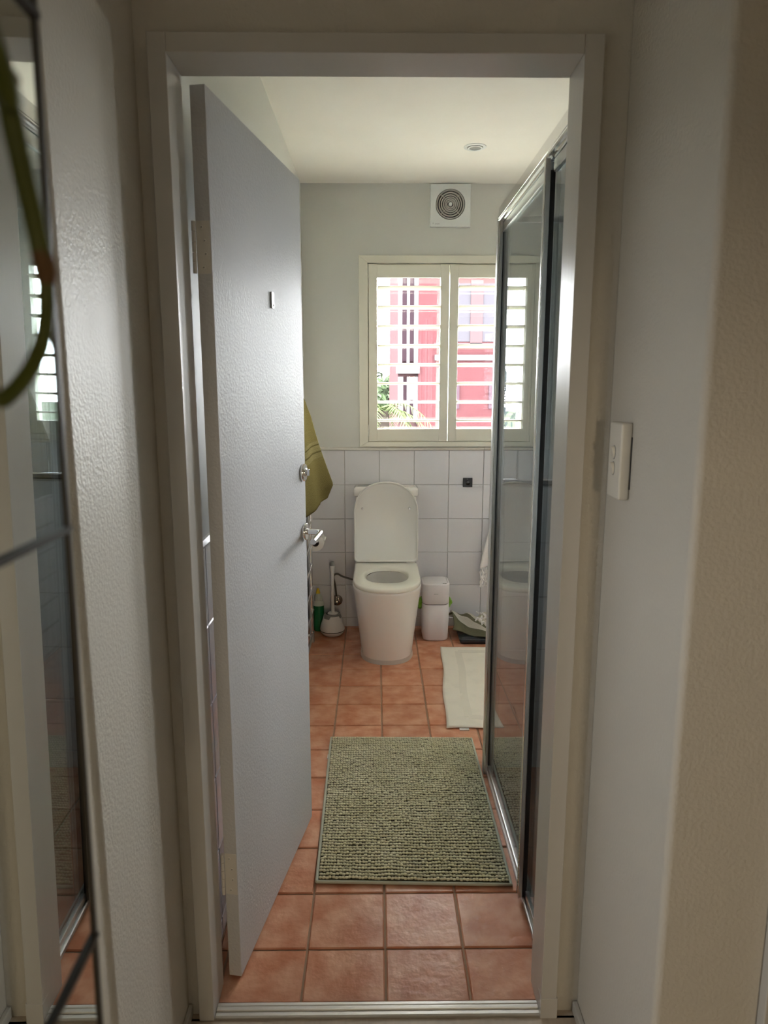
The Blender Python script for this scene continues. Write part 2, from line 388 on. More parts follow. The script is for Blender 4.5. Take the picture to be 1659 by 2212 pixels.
struct(MB().box(-.32, -.176, -4.1, .331, 0, 2.5), 'wall_hall_left', M['hall_paint'], 'hall wall the paned mirror hangs on', 'wall')
struct(MB().box(-1.8, -1.7, .2, .36, 0, 2.5).box(-1.8, -1.7, .46, 1.1, 0, 2.5).box(-1.8, -1.7, .36, .46, 0, .95).box(-1.8, -1.7, .36, .46, 1.75, 2.5).box(-1.7, -.32, .2, .333, 0, 2.5), 'wall_side_passage', M['hall_paint'], 'passage wall beyond the mirror', 'wall')
struct(MB().box(1.7, 1.8, -4.1, 1.1, 0, 2.5), 'wall_hall_right', M['hall_paint'], 'far right hall wall', 'wall')
b = MB(); b.box(-.32, .55, -4.2, -4.1, 0, 2.5).box(.91, 1.8, -4.2, -4.1, 0, 2.5).box(.55, .91, -4.2, -4.1, 0, 1.1).box(.55, .91, -4.2, -4.1, 1.56, 2.5)
struct(b, 'wall_hall_back', M['hall_paint'], 'hall wall with an added light window behind the viewer', 'wall')
w2 = empty('added_window_2', (.75, -4.15, .6), 'added window lighting the hall from behind the viewer', 'window', kind='structure')  # unseen window, added to give the hall weak light from behind
MB().box(.55, .91, -4.155, -4.15, 1.1, 1.56).build('pane', M['pane_warm_light'], w2)
MB().box(.55, .56, -4.17, -4.13, 1.1, 1.56).box(.90, .91, -4.17, -4.13, 1.1, 1.56).box(.56, .90, -4.17, -4.13, 1.1, 1.11).box(.56, .90, -4.17, -4.13, 1.55, 1.56).build('frame', M['trim_cream'], w2)
w4 = empty('added_window_4', (-1.75, .43, .95), 'narrow window added in the side passage to light the hall', 'window', kind='structure')  # unseen window, added to brighten the right hall wall
MB().box(-1.755, -1.75, .36, .46, .95, 1.75).build('pane', M['pane'], w4)
# skirtings
struct(MB().box(HX0, HX0+.010, 1.02, 1.388, 0, .028), 'baseboard_left', M['frame_paint'], 'low skirting at the foot of the left hall wall', 'skirting', bevel=.003)
struct(MB().box(HX1-.012, HX1, 1.02, 1.388, 0, .028), 'baseboard_right', M['frame_paint'], 'low skirting at the foot of the wall under the light switch', 'skirting', bevel=.003)
# bathroom door frame
tf = empty('trim_2', (0, 1.42, 0), 'off white door frame around the bathroom doorway', 'door frame', kind='structure')
FX = .371
MB().box(-.4045, -FX, 1.37, YF, 0, 2.033).build('jamb', M['frame_paint'], tf, bevel=.0016)
jr = MB().box(FX, .4065, 1.37, YF, .0, 2.033).build('jamb', M['frame_paint'], tf, bevel=.0016)
MB().box(-FX, FX, 1.3702, YF, 2.0, 2.0328).build('head', M['frame_paint'], tf, bevel=.0016)
MB().box(FX-.0006, .4085, 1.3685, 1.40, 0, .052).build('plinth_patch', M['frame_paint'], tf, bevel=.001)
# second door casing at the far right
tr2 = empty('trim_3', (.66, .99, 0), 'door casing of another room at the right edge of the hall', 'door frame', kind='structure')
MB().box(.632, .70, .978, .999, 0, 2.06).build('casing', M['frame_paint'], tr2, bevel=.003)
MB().box(.70, 1.50, .978, .999, 2.0, 2.06).build('casing', M['frame_paint'], tr2, bevel=.003)
d2 = struct(MB().box(.702, 1.49, .985, .999, .01, 1.998), 'door_2', M['frame_paint'], 'closed hall door right of the light switch wall', 'door', bevel=.002)
# threshold strip
th = empty('trim_4', (0, 1.393, 0), 'ribbed aluminium threshold strip under the bathroom door', 'threshold', kind='structure')
pr = [(1.3735, 0), (1.3735, .004), (1.377, .0065), (1.385, .0066), (1.386, .005), (1.389, .005), (1.390, .0085), (1.396, .0088), (1.3975, .0075), (1.4005, .0075), (1.402, .0088), (1.408, .0088), (1.411, .007), (1.414, .001), (1.414, -.003), (1.38, -.003)]
MB().prism(pr, 'x', -FX+.001, FX-.001).build('strip', M['alu_dull'], th, smooth=True, angle=25)
MB().box(-FX, FX, 1.376, 1.413, -.10, -.003).build('sub_sill', M['floor_grout'], th)

# ------------------------------------------------------------------ the open door
HN = Vector((-.3300, 1.4835)); FE = Vector((-.2172, 2.1275)); dv = (FE-HN); DW = dv.length; dv.normalize(); nv = Vector((dv.y, -dv.x))
DT = .0312; DZ0, DZ1 = .008, 1.992
def dp(s, n, z): p = HN + dv*s + nv*n; return (p.x, p.y, z)
def dbox(mb, s0, s1, n0, n1, z0, z1):
    P = [dp(s, n, z) for z in (z0, z1) for s, n in ((s0, n0), (s1, n0), (s1, n1), (s0, n1))]
    return mb.add(P, [(0,3,2,1),(4,5,6,7),(0,1,5,4),(1,2,6,5),(2,3,7,6),(3,0,4,7)])
door = empty('door_1', (HN.x, HN.y, 0), 'white painted bathroom door standing open on the left', 'door', kind='structure')
dbox(MB(), 0, DW, -DT, 0, DZ0, DZ1).build('leaf', M['door_paint'], door, bevel=.0012)
def dcyl(mb, s, z, n0, n1, r, k=28, r1=None):
    r1 = r if r1 is None else r1; rings = []
    for n, rr in ((n0, r), (n1, r1)):
        rings.append([dp(s + rr*math.cos(2*math.pi*i/k), n, z + rr*math.sin(2*math.pi*i/k)) for i in range(k)])
    return mb.loft(rings)
for z0, z1 in ((1.642, 1.743), (.232, .338)):
    hg = empty('hinge', (HN.x-.02, HN.y, z0), parent=door)
    dbox(MB(), -.0012, -.0004+.0004, -DT+.002, -.0015, z0, z1).build('hinge_plate', M['hinge_paint'], hg)
    # knuckles
    n = 5; h = (z1-z0)/n
    for k in range(n):
        mb = MB(); rr = []
        c = dp(-.004, -DT-.003, 0)
        mb.lathe([(.0042, z0+k*h+.0006), (.0042, z0+(k+1)*h-.0006)], (c[0], c[1], 0), 14)
        mb.build('knuckle', M['hinge_paint'], hg, smooth=True)
    for k, off in enumerate((.40, .62, .66, .46)):
        z = z1 - .012 - k*(z1-z0-.024)/3; nn = -DT + .002 + off*(DT-.004)
        c = dp(-.0012, nn, z)
        mb = MB(); mb.lathe([(.0030, 0), (.0030, -.0006), (.0024, -.0009)], c, 14, 'y'); sc = mb.build('screw', M['hinge_paint'], hg, smooth=True)
        cc = (c[0], c[1]-.00095, c[2]); a = random.uniform(0, 1.5)
        mb = MB()
        for q in (a, a+math.pi/2):
            dx, dz = math.cos(q)*.0019, math.sin(q)*.0019; px, pz = -math.sin(q)*.0004, math.cos(q)*.0004
            mb.add([(cc[0]-dx-px, cc[1], cc[2]-dz-pz), (cc[0]+dx-px, cc[1], cc[2]+dz-pz), (cc[0]+dx+px, cc[1], cc[2]+dz+pz), (cc[0]-dx+px, cc[1], cc[2]-dz+pz)], [(0, 1, 2, 3)])
        mb.build('slot', M['gap'], sc)
# deadbolt rose
DB = DW - .028
db = empty('deadbolt', dp(DB, 0, 1.163), parent=door)
mb = MB()
def dlathe(s, z, prof, k=32):
    rings = []
    for r, n in prof: rings.append([dp(s + r*math.cos(2*math.pi*i/k), n, z + r*math.sin(2*math.pi*i/k)) for i in range(k)])
    return MB().loft(rings)
dlathe(DB, 1.163, [(.026, 0), (.026, .007), (.0245, .009), (.017, .0095)]).build('rose', M['chrome'], db, smooth=True)
dlathe(DB, 1.163, [(.0125, .009), (.0125, .012), (.010, .0135)]).build('thumb_turn', M['chrome'], db, smooth=True)
dbox(MB(), DB-.003, DB+.003, .0135, .021, 1.153, 1.173).build('turn_grip', M['chrome'], db, bevel=.001)
LV = DW - .024; LZ = .981
lv = empty('lever_handle', dp(LV, 0, LZ), parent=door)
dlathe(LV, LZ, [(.026, 0), (.026, .008), (.0245, .010), (.012, .0105)]).build('rose', M['chrome'], lv, smooth=True)
lever = [dp(LV, .009, LZ), dp(LV, .03, LZ), dp(LV-.001, .044, LZ), dp(LV-.006, .051, LZ), dp(LV-.015, .0545, LZ-.0005), dp(LV-.06, .057, LZ-.002), dp(LV-.118, .060, LZ-.004)]
MB().tube(smoothpath(lever, 5), .0088, 18).build('lever', M['chrome'], lv, smooth=True)
# hook leftover on door face
hk = empty('hook', dp(.375, 0, 1.635), parent=door)
dbox(MB(), .366, .372, 0, .004, 1.612, 1.652).build('hook_back', M['grey_plastic'], hk)
dbox(MB(), .372, .386, 0, .0035, 1.6115, 1.652).build('hook_plate', M['white_plastic'], hk, bevel=.001)
dlathe(.381, 1.620, [(.0028, .0035), (.0028, .0055)], 14).build('hook_screw', M['grey_plastic'], hk, smooth=True)

# ------------------------------------------------------------------ window with shutters
def make_window(nm, lab, Q):
    wx0, wx1 = WX0+Q, WX1+Q
    win = empty(nm, (.4+Q, YB+.1, 1.1), lab, 'window', kind='structure')
    FO = dict(x0=-.0957+Q, x1=.9005+Q, z0=1.0742, z1=2.1108)
    y0, y1 = YB-.022, YB
    def quad_prism(pts, name, m, parent, ya, yb, bevel=.0015):
        MB().loft([[(x, ya, z) for x, z in pts], [(x, yb, z) for x, z in pts]]).build(name, m, parent, bevel=bevel)
    a, c, z0, z1 = FO['x0'], FO['x1'], FO['z0'], FO['z1']
    quad_prism([(a, z0), (wx0-.002, WZ0), (wx0-.002, WZ1+.001), (a, z1)], 'casing', M['shutter'], win, y0, y1)
    quad_prism([(c, z0), (wx1+.002, WZ0), (wx1+.002, WZ1+.001), (c, z1)], 'casing', M['shutter'], win, y0, y1)
    quad_prism([(a, z1), (wx0-.002, WZ1+.001), (wx1+.002, WZ1+.001), (c, z1)], 'casing', M['shutter'], win, y0, y1)
    quad_prism([(a, z0), (wx0-.002, WZ0), (wx1+.002, WZ0), (c, z0)], 'casing', M['shutter'], win, y0, y1)
    # reveal lining, real sash and glass
    yg = YB+.11
    MB().box(wx0, wx0+.006, YB, YB+.168, WZ0, WZ1).box(wx1-.006, wx1, YB, YB+.168, WZ0, WZ1).box(wx0, wx1, YB, YB+.168, WZ1-.006, WZ1).box(wx0, wx1, YB, YB+.168, WZ0, WZ0+.006).build('reveal', M['shutter'], win)
    MB().box(wx0+.006, wx0+.035, yg-.015, yg+.02, WZ0, WZ1).box(wx1-.035, wx1-.006, yg-.015, yg+.02, WZ0, WZ1).box(wx0, wx1, yg-.015, yg+.02, WZ1-.035, WZ1).box(wx0, wx1, yg-.015, yg+.02, WZ0, WZ0+.035).box(.385+Q, .42+Q, yg-.015, yg+.02, WZ0, WZ1).build('sash', M['shutter'], win)
    MB().box(wx0+.03, .39+Q, yg, yg+.004, WZ0+.03, WZ1-.03).build('pane', M['pane'], win)
    MB().box(.415+Q, wx1-.03, yg+.006, yg+.010, WZ0+.03, WZ1-.03).build('pane', M['pane'], win)
    MB().box(wx0-.05, wx1+.05, YB+.165, YB+.23, WZ0-.04, WZ0+.0).build('sill', M['white_out'], win)

make_window('window_1', 'bathroom window behind white plantation shutters', 0)
make_window('window_3', 'second shuttered bathroom window behind the shower screen', W2)
# shutters
SY0, SY1 = YB-.016, YB+.012
SM = None
def slat_mesh(wd):
    n = 12; ring = []
    ch, tk = .089, .0112
    for i in range(n):
        q = 2*math.pi*i/n; ring.append((ch/2*math.cos(q), tk/2*math.sin(q) * (1.0)))
    mb = MB().loft([[(-wd/2, u, v) for u, v in ring], [(wd/2, u, v) for u, v in ring]])
    return mb
def shutter(x0, x1, tilt, label, hinge_left):
    e = empty('window_shutter', ((x0+x1)/2, SY0, 1.102), label, 'shutter', 'plantation shutter panels on the bathroom window')
    st = .047
    MB().box(x0, x0+st, SY0, SY1, 1.1035, 2.0665).build('stile', M['shutter'], e, bevel=.0012)
    MB().box(x1-st, x1, SY0, SY1, 1.1035, 2.0665).build('stile', M['shutter'], e, bevel=.0012)
    MB().box(x0+st, x1-st, SY0+.0015, SY1, 1.9965, 2.0635).build('rail', M['shutter'], e, bevel=.0008)
    MB().box(x0+st, x1-st, SY0+.0015, SY1, 1.1065, 1.174).build('rail', M['shutter'], e, bevel=.0008)
    wd = x1-x0-2*st-.003
    first = None
    for k in range(8):
        z = 1.9485 - .1032*k
        c = ((x0+x1)/2, (SY0+SY1)/2, z - .006)
        if first is None:
            mb = slat_mesh(wd); mb.v = [(p[0]+c[0], p[1]+c[1], p[2]+c[2]) for p in mb.v]
            o = mb.build('slat', M['slat'], e, smooth=True, loc=c); first = o
        else:
            o = first.copy(); scene.collection.objects.link(o); o.parent = e; o.location = Vector(c) - wl(e)
        o.rotation_euler = (R(-tilt), 0, 0)
    xh = x0-.0015 if hinge_left else x1+.0015
    for zc in (1.99, 1.165):
        for k in range(3):
            MB().lathe([(.0035, -.030+k*.0205), (.0035, -.0105+k*.0205)], (xh, SY0-.002, zc), 12).build('hinge_knuckle', M['trim_cream'], e, smooth=True)
    return e
shutter(-.0425, .3995, 7, 'left white louvred shutter panel of the bathroom window', True)
shutter(.4035, .8495, 10, 'right white louvred shutter panel, partly behind the shower glass', False)
shutter(-.0425+W2, .3995+W2, 7, 'left shutter panel of the second window behind the shower', True)
shutter(.4035+W2, .8495+W2, 7, 'right shutter panel of the second window behind the shower', False)

# ------------------------------------------------------------------ shower screen
sh = empty('shower_screen', (.415, 1.95, 0), 'framed glass shower screen with chrome rails along the right side', 'shower screen')
Y1 = 2.404
hp = [(.397, 1.9535), (.397, 1.9825), (.404, 1.9835), (.436, 1.9835), (.436, 1.935), (.406, 1.935), (.403, 1.938), (.3955, 1.938), (.3925, 1.941), (.3925, 1.944), (.395, 1.9455), (.3925, 1.947), (.3925, 1.951), (.395, 1.9535)]
MB().prism(hp, 'y', YF+.001, Y1+.006).build('header_rail', M['chrome'], sh, smooth=True, angle=30)
bp_ = [(.404, -.001), (.404, .012), (.407, .014), (.411, .014), (.412, .006), (.417, .006), (.418, .022), (.4215, .022), (.4225, .006), (.428, .006), (.429, .030), (.434, .030), (.436, -.001)]
MB().prism(bp_, 'y', YF+.001, Y1+.006).build('bottom_track', M['alu'], sh, smooth=True, angle=30)
MB().box(.3925, .4105, Y1-.016, Y1+.014, 0, 1.953).build('corner_post', M['alu'], sh, bevel=.004, seg=3)
MB().box(.3965, .400, Y1-.0175, Y1-.010, 0, 1.952).build('post_ridge', M['chrome'], sh, bevel=.001)
MB().box(.4105, .4185, Y1-.012, Y1+.010, .01, 1.935).build('seal', M['black'], sh)
MB().box(.4185, .436, Y1-.006, Y1+.02, .0, 1.953).build('wall_channel', M['alu'], sh)
rt = empty('return_panel', (.83, 2.474, NZ), parent=sh)
MB().box(.437, SXR-.002, 2.471, 2.477, NZ+.022, 1.952).build('pane', M['glass'], rt)
MB().box(.418, SXR-.002, 2.4305, 2.518, NZ+.0045, NZ+.010).build('bottom_rail', mat('glare_strip_black', (0.02, 0.02, 0.02), 0.95, spec=0.0), rt)  # added black strip, covers the bright line on top of the low wall
MB().box(.437, SXR-.002, 2.464, 2.484, 1.952, 1.972).build('top_rail', M['alu'], rt, bevel=.002)
MB().box(.437, .449, 2.464, 2.484, NZ+.021, 1.952).build('stile', M['alu'], rt, bevel=.002)
# far panel
fp = empty('glass_panel', (.4135, 2.07, .015), parent=sh)
MB().box(.4115, .4165, 1.752, Y1-.008, .022, 1.932).build('pane', M['glass'], fp)
MB().box(.408, .420, 1.756, Y1-.012, 1.906, 1.934).build('top_rail', M['alu'], fp, bevel=.002)
MB().box(.408, .420, 1.756, Y1-.012, .014, .034).build('bottom_rail', M['alu'], fp, bevel=.002)
# near panel with its stile
npn = empty('glass_panel', (.4255, 1.6, .015), parent=sh)
MB().box(.416, .420, YF+.003, 1.742, .022, 1.932).build('pane', M['glass'], npn)
MB().box(.411, .424, YF+.003, 1.738, 1.906, 1.934).build('top_rail', M['alu'], npn, bevel=.002)
MB().box(.411, .424, YF+.003, 1.738, .014, .034).build('bottom_rail', M['alu'], npn, bevel=.002)
MB().box(.3915, .404, 1.734, 1.757, .014, 1.936).build('stile', M['alu'], npn, bevel=.003, seg=3)
MB().box(.390, .3935, 1.731, 1.741, .014, 1.936).build('stile_ridge', M['chrome'], npn, bevel=.001)
MB().box(.404, .4155, 1.737, 1.755, .014, 1.910).build('seal', M['black'], npn)

# ------------------------------------------------------------------ toilet
TX = .0525
wc = empty('toilet', (TX, 3.7, 0), 'white close coupled toilet with its lid raised, under the window', 'toilet')
def dshape(hw, yf, yb, z, n=56, frac=None, ex=2.3, rb=.02):
    """D outline, counted: back corners rounded, front superellipse"""
    ya = yf + (frac if frac else hw*1.25)
    pts = []
    m_ = n//2
    for i in range(m_+1):
        a = math.pi*i/m_   # 0..pi from right to left through front
        ca, sa = math.cos(a), math.sin(a)
        px = hw*math.copysign(abs(ca)**(2/ex), ca); py = ya - (ya-yf)*abs(sa)**(2/ex)
        pts.append((TX+px, py, z))
    back = [(-hw, yb-rb)] + [(-hw+rb-rb*math.cos(R(15*k)), yb-rb+rb*math.sin(R(15*k))) for k in range(1, 7)]
    back += [(hw-rb+rb*math.sin(R(15*k)), yb-rb+rb*math.cos(R(15*k))) for k in range(0, 6)] + [(hw, yb-rb)]
    pts += [(TX+x, y, z) for x, y in back]
    return pts
def oval(hw, y0_, y1_, z, n, ex=2.4):
    """same count and start as dshape (right, through front, left, back)"""
    yc = (y0_+y1_)/2; hl = (y1_-y0_)/2; out = []
    for i in range(n):
        t = i/n; 
        a = 2*math.pi*t
        ca, sa = math.cos(a), math.sin(a)
        out.append((TX+hw*math.copysign(abs(ca)**(2/ex), ca), yc - hl*math.copysign(abs(sa)**(2/ex), sa), z))
    return out
YBK = YB-.004
rings = [dshape(.134, 3.432, YBK, .006), dshape(.136, 3.428, YBK, .03), dshape(.146, 3.410, YBK, .12), dshape(.158, 3.388, YBK, .22), dshape(.169, 3.366, YBK, .31), dshape(.1765, 3.350, YBK, .37),
         dshape(.1795, 3.343, YBK, .392), dshape(.1795, 3.343, YBK, .401), dshape(.1755, 3.347, YBK-.004, .4055)]
N = len(rings[0])
for hw, ya, yb_, z in ((.125, 3.43, 3.79, .4055), (.119, 3.437, 3.782, .400), (.118, 3.44, 3.78, .37), (.112, 3.45, 3.77, .30), (.085, 3.48, 3.73, .24), (.05, 3.53, 3.68, .205)):
    rings.append(oval(hw, ya, yb_, z, N))
MB().loft(rings).build('pan', M['porcelain'], wc, smooth=True, angle=50)
MB().loft([oval(.09, 3.475, 3.72, .248, N), oval(.089, 3.476, 3.719, .249, N)]).build('water', M['water'], wc, smooth=True)
rg = [dshape(.140, 3.424, YBK, 0.0005), dshape(.139, 3.426, YBK, .008), dshape(.1365, 3.429, YBK, .022)]
MB().loft(rg).build('base_sealant', M['sealant'], wc, smooth=True)
# seat
YSB = 3.868
def seat_rings():
    o1 = dshape(.1735, 3.338, YSB, .4075); o2 = dshape(.1755, 3.335, YSB, .412); o3 = dshape(.1755, 3.335, YSB, .424); o4 = dshape(.172, 3.339, YSB-.003, .4295); o5 = dshape(.165, 3.346, YSB-.008, .4315)
    i5 = oval(.121, 3.443, 3.785, .4305, N); i4 = oval(.115, 3.449, 3.776, .427, N); i3 = oval(.111, 3.454, 3.769, .419, N); i2 = oval(.110, 3.455, 3.766, .4085, N)
    return [o1, o2, o3, o4, o5, i5, i4, i3, i2, o1]
MB().loft(seat_rings(), False, False).build('seat', M['seat'], wc, smooth=True, angle=60)
MB().box(TX-.112, TX+.112, YSB-.01, YSB+.018, .410, .4315).build('seat_back_bar', M['seat'], wc, bevel=.004)
for s_ in (-1, 1):
    MB().box(TX+s_*.121-.0065, TX+s_*.121+.0065, YSB-.004, YSB+.030, .407, .446).build('hinge', M['white_plastic'], wc, bevel=.003)
# lid, raised, leaning on the cistern
def lid_outline(ins, n=40):
    hw = .1805-ins; zb = .4345+ins; zt = .8895-ins; za = .712; rb = .022; pts = []
    for i in range(n+1):
        a = math.pi*i/n; ca, sa = math.cos(a), math.sin(a); ex = 2.15
        pts.append((hw*math.copysign(abs(ca)**(2/ex), ca), za + (zt-za)*abs(sa)**(2/ex)))
    pts += [(-hw+rb-rb*math.cos(R(18*k)), zb+rb-rb*math.sin(R(18*k))) for k in range(0, 6)]
    pts += [(hw-rb+rb*math.sin(R(18*k)), zb+rb-rb*math.cos(R(18*k))) for k in range(0, 6)]
    return pts
def lidring(ins, d):
    # leaning: y grows with z
    return [(TX+x, 3.8575 + d + (z-.4345)*.035, z) for x, z in lid_outline(ins)]
lid = MB().loft([lidring(.012, .010), lidring(.009, .005), lidring(.0055, .0005), lidring(.003, 0), lidring(.0006, .002), lidring(0, .006), lidring(0, .016), lidring(.004, .020)]).build('lid', M['lid'], wc, smooth=True, angle=60)
for s_ in (-1, 1):
    MB().lathe([(.0075, .010), (.0070, .003), (.0045, -.001), (.001, -.002)], (TX+s_*.1315, 3.8575+.0105, .739), 16, 'y').build('buffer', M['white_plastic'], lid, smooth=True)
MB().loft([[(x, y, z) for x, y in rrect(TX-.172, TX+.172, 3.905, YB-.004, .018)] for z in (.40, .803)]).build('cistern', M['porcelain'], wc, smooth=True)
lr = [[(x, y, z) for x, y in rrect(TX-.182+i, TX+.182-i, 3.892+i, YB-.003, .02)] for z, i in ((.8065, .002), (.8085, 0), (.838, 0), (.848, .003), (.854, .010), (.8555, .018))]
MB().loft(lr).build('cistern_lid', M['porcelain'], wc, smooth=True, angle=60)
MB().box(TX-.17, TX+.17, 3.908, YB-.006, .8025, .807).build('lid_gap', M['gap'], wc)

# water valve and hose
vv = empty('water_valve', (-.236, YB, .16), 'tarnished stop valve and braided hose on the tiles left of the toilet', 'valve')
MB().lathe([(.033, 0), (.032, -.006), (.022, -.013), (.012, -.015)], (-.236, YB-.0005, .163), 28, 'y').build('escutcheon', M['chrome_old'], vv, smooth=True)
MB().lathe([(.010, -.012), (.010, -.035), (.0125, -.036), (.0125, -.052), (.009, -.054)], (-.236, YB, .163), 18, 'y').build('body', M['chrome_old'], vv, smooth=True)
MB().lathe([(.009, 0), (.009, .022), (.007, .03)], (-.236, YB-.044, .17), 14, 'z').build('outlet', M['chrome_old'], vv, smooth=True)
MB().tube(smoothpath([(-.236, YB-.044, .19), (-.243, YB-.044, .26), (-.252, YB-.042, .318), (-.232, YB-.04, .334), (-.20, YB-.04, .318), (-.155, YB-.045, .305), (-.115, YB-.06, .305), (-.10, YB-.07, .33), (-.10, YB-.075, .41)], 8), .0055, 10).build('hose', mat('braided_hose', (0.10, 0.085, 0.07), 0.4, 0.5, bump=(500, 0.6, 0.002)), vv, smooth=True)

# ------------------------------------------------------------------ bin
BX0, BX1, BY0, BY1 = .2535, .4065, 3.758, 3.935
bn = empty('sensor_bin', ((BX0+BX1)/2, (BY0+BY1)/2, 0), 'slim white waste bin with a flat lid beside the toilet', 'bin')
def rr_z(i, z, r=.042): return [(x, y, z) for x, y in rrect(BX0+i, BX1-i, BY0+i, BY1-i, r-i*.6, 8)]
MB().loft([rr_z(.012, .0015), rr_z(.008, .004), rr_z(.005, .012), rr_z(.002, .12), rr_z(.0005, .209), rr_z(.004, .2125)]).build('body', M['bin_plastic'], bn, smooth=True, angle=60)
MB().loft([rr_z(.006, .2125), rr_z(.006, .216)]).build('seam', M['gap'], bn)
up = MB().loft([rr_z(.004, .216), rr_z(.0005, .219), rr_z(0, .325), rr_z(.0015, .3295), rr_z(.006, .3315), rr_z(.009, .3315), rr_z(.010, .3290)]).build('hood', M['bin_plastic'], bn, smooth=True, angle=60)
MB().loft([rr_z(.0115, .326, .036), rr_z(.0115, .3312, .036), rr_z(.013, .3322, .036)]).build('lid', M['bin_plastic'], bn, smooth=True, angle=50)
MB().loft([[(x, y, z) for x, y in rrect(.366, .388, 3.775, 3.781, .0028)] for z in (.3318, .3326)]).build('sensor', M['black_gloss'], bn)
def glyphs(x0, z0, y, h, spec, name, m, parent):
    """small raised lettering strokes: list of segment strings on a 2x3 grid"""
    mb = MB(); x = x0; t = h*.17
    S = {'l': (0, 0, 0, 1), 'r': (1, 0, 1, 1), 't': (0, 1, 1, 1), 'm': (0, .5, 1, .5), 'b': (0, 0, 1, 0)}
    for g in spec:
        for ch in g:
            a0, b0, a1, b1 = S[ch]
            mb.box(x+a0*h*.6-t/2, x+a1*h*.6+t/2, y-.0004, y, z0+b0*h-t/2, z0+b1*h+t/2)
        x += h*.95
    return mb.build(name, m, parent)
glyphs(.318, .2745, BY0-.0002, .0042, ['lrm', 'lrb', 'lrtm', 'ltm', 'lrm', 'tmb'], 'lettering', M['grey_plastic'], up)
# liner ears
def blob_sheet(c, rx, ry, rz, seed, name, m, parent):
    rnd = random.Random(seed); mb = MB(); n, k = 16, 10; rings = []
    ph = [rnd.uniform(0, 6.28) for _ in range(6)]
    for j in range(k):
        t = math.pi*(j+.5)/k; ring = []
        for i in range(n):
            a = 2*math.pi*i/n
            f = 1 + .22*math.sin(3*a+ph[0]+2*t) + .16*math.sin(5*a+ph[1]-3*t) + .12*math.sin(4*t+ph[2])
            ring.append((c[0]+rx*math.sin(t)*math.cos(a)*f, c[1]+ry*math.sin(t)*math.sin(a)*f, c[2]+rz*math.cos(t)*(1+.1*math.sin(2*a+ph[3]))))
        rings.append(ring)
    return mb.loft(rings).build(name, m, parent, smooth=True, angle=35)
blob_sheet((.409, 3.838, .208), .016, .03, .030, 3, 'liner', M['bag_green'], bn)
blob_sheet((.249, 3.838, .203), .024, .03, .034, 5, 'liner', M['bag_green'], bn)

# ------------------------------------------------------------------ toilet brush and holder
HXb, HYb = -.2565, 3.873
hd = empty('toilet_brush_holder', (HXb, HYb, 0), 'white rounded toilet brush holder with a dark band', 'brush holder')
def prof_r(z):  # holder silhouette
    pts = [(0.0, .038), (.006, .052), (.015, .062), (.025, .068), (.034, .0705), (.042, .0712), (.06, .067), (.09, .058), (.115, .0505), (.128, .046)]
    for (a, ra), (c_, rc) in zip(pts[:-1], pts[1:]):
        if a <= z <= c_: return ra + (rc-ra)*(z-a)/(c_-a)
    return pts[-1][1]
MB().lathe([(.030, .0008)] + [(prof_r(z), z) for z in (.002, .006, .012, .018, .025, .031)], (HXb, HYb, 0), 36).build('base', M['white_plastic'], hd, smooth=True)
MB().lathe([(prof_r(z), z) for z in (.031, .0355)], (HXb, HYb, 0), 36).build('band', M['black'], hd, smooth=True)
MB().lathe([(prof_r(z), z) for z in (.0355, .042, .06, .075, .09, .105, .118, .128)] + [(.042, .130), (.038, .129), (.036, .10)], (HXb, HYb, 0), 36, cap1=True).build('cup', M['white_plastic'], hd, smooth=True)
rings = []
for dz, dr in ((0, .0006), (1, .0006), (1, -.008), (.0, -.009)):
    ring = []
    for i in range(48):
        a = 2*math.pi*i/48; lo = .108 if math.cos(3*a+.3) > .1 else .122
        z = lo if dz == 0 else .1305
        r = prof_r(min(z, .128)) + dr
        ring.append((HXb+r*math.cos(a), HYb+r*math.sin(a), z))
    rings.append(ring)
MB().loft(rings, False, False).build('collar', M['grey_plastic'], hd, smooth=True, angle=30)
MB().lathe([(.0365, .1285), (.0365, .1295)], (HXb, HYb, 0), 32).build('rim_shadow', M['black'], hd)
br = empty('toilet_brush', (HXb, HYb, .13), 'white toilet brush handle with a grey tip standing in its holder', 'toilet brush')
MB().lathe([(.030, .1297), (.030, .133), (.026, .136), (.012, .138), (.0095, .142), (.0088, .20), (.0092, .30), (.0105, .36), (.0128, .40), (.0142, .418)], (HXb+.004, HYb, 0), 24).build('handle', M['white_plastic'], br, smooth=True)
MB().lathe([(.0135, .410), (.0145, .418), (.0140, .428), (.011, .4345), (.006, .437), (.001, .4375)], (HXb+.004, HYb, 0), 24).build('tip', M['grey_plastic'], br, smooth=True)

# ------------------------------------------------------------------ cleaner bottle
QX, QY = -.339, 3.945
bt = empty('cleaner_bottle', (QX, QY, 0), 'green toilet cleaner bottle with a yellow nozzle in the corner', 'bottle')
def ov(rx, ry, z, dx=0): return [(QX+dx+rx*math.cos(2*math.pi*i/28), QY+ry*math.sin(2*math.pi*i/28), z) for i in range(28)]
MB().loft([ov(.026, .018, .0015), ov(.030, .021, .006), ov(.031, .022, .05), ov(.031, .022, .13), ov(.0305, .0215, .155)]).build('body', M['green_liquid'], bt, smooth=True)
MB().loft([ov(.0305, .0215, .155), ov(.031, .021, .168), ov(.028, .020, .178), ov(.020, .016, .186, -.003), ov(.015, .014, .19, -.004)]).build('shoulder', M['bottle_clear'], bt, smooth=True)
MB().loft([ov(.022, .017, .186, -.002), ov(.0245, .018, .20, -.001), ov(.022, .017, .214, -.002), ov(.0165, .015, .225, -.003), ov(.0135, .0135, .228, -.003)]).build('cap_collar', M['bottle_clear'], bt, smooth=True)
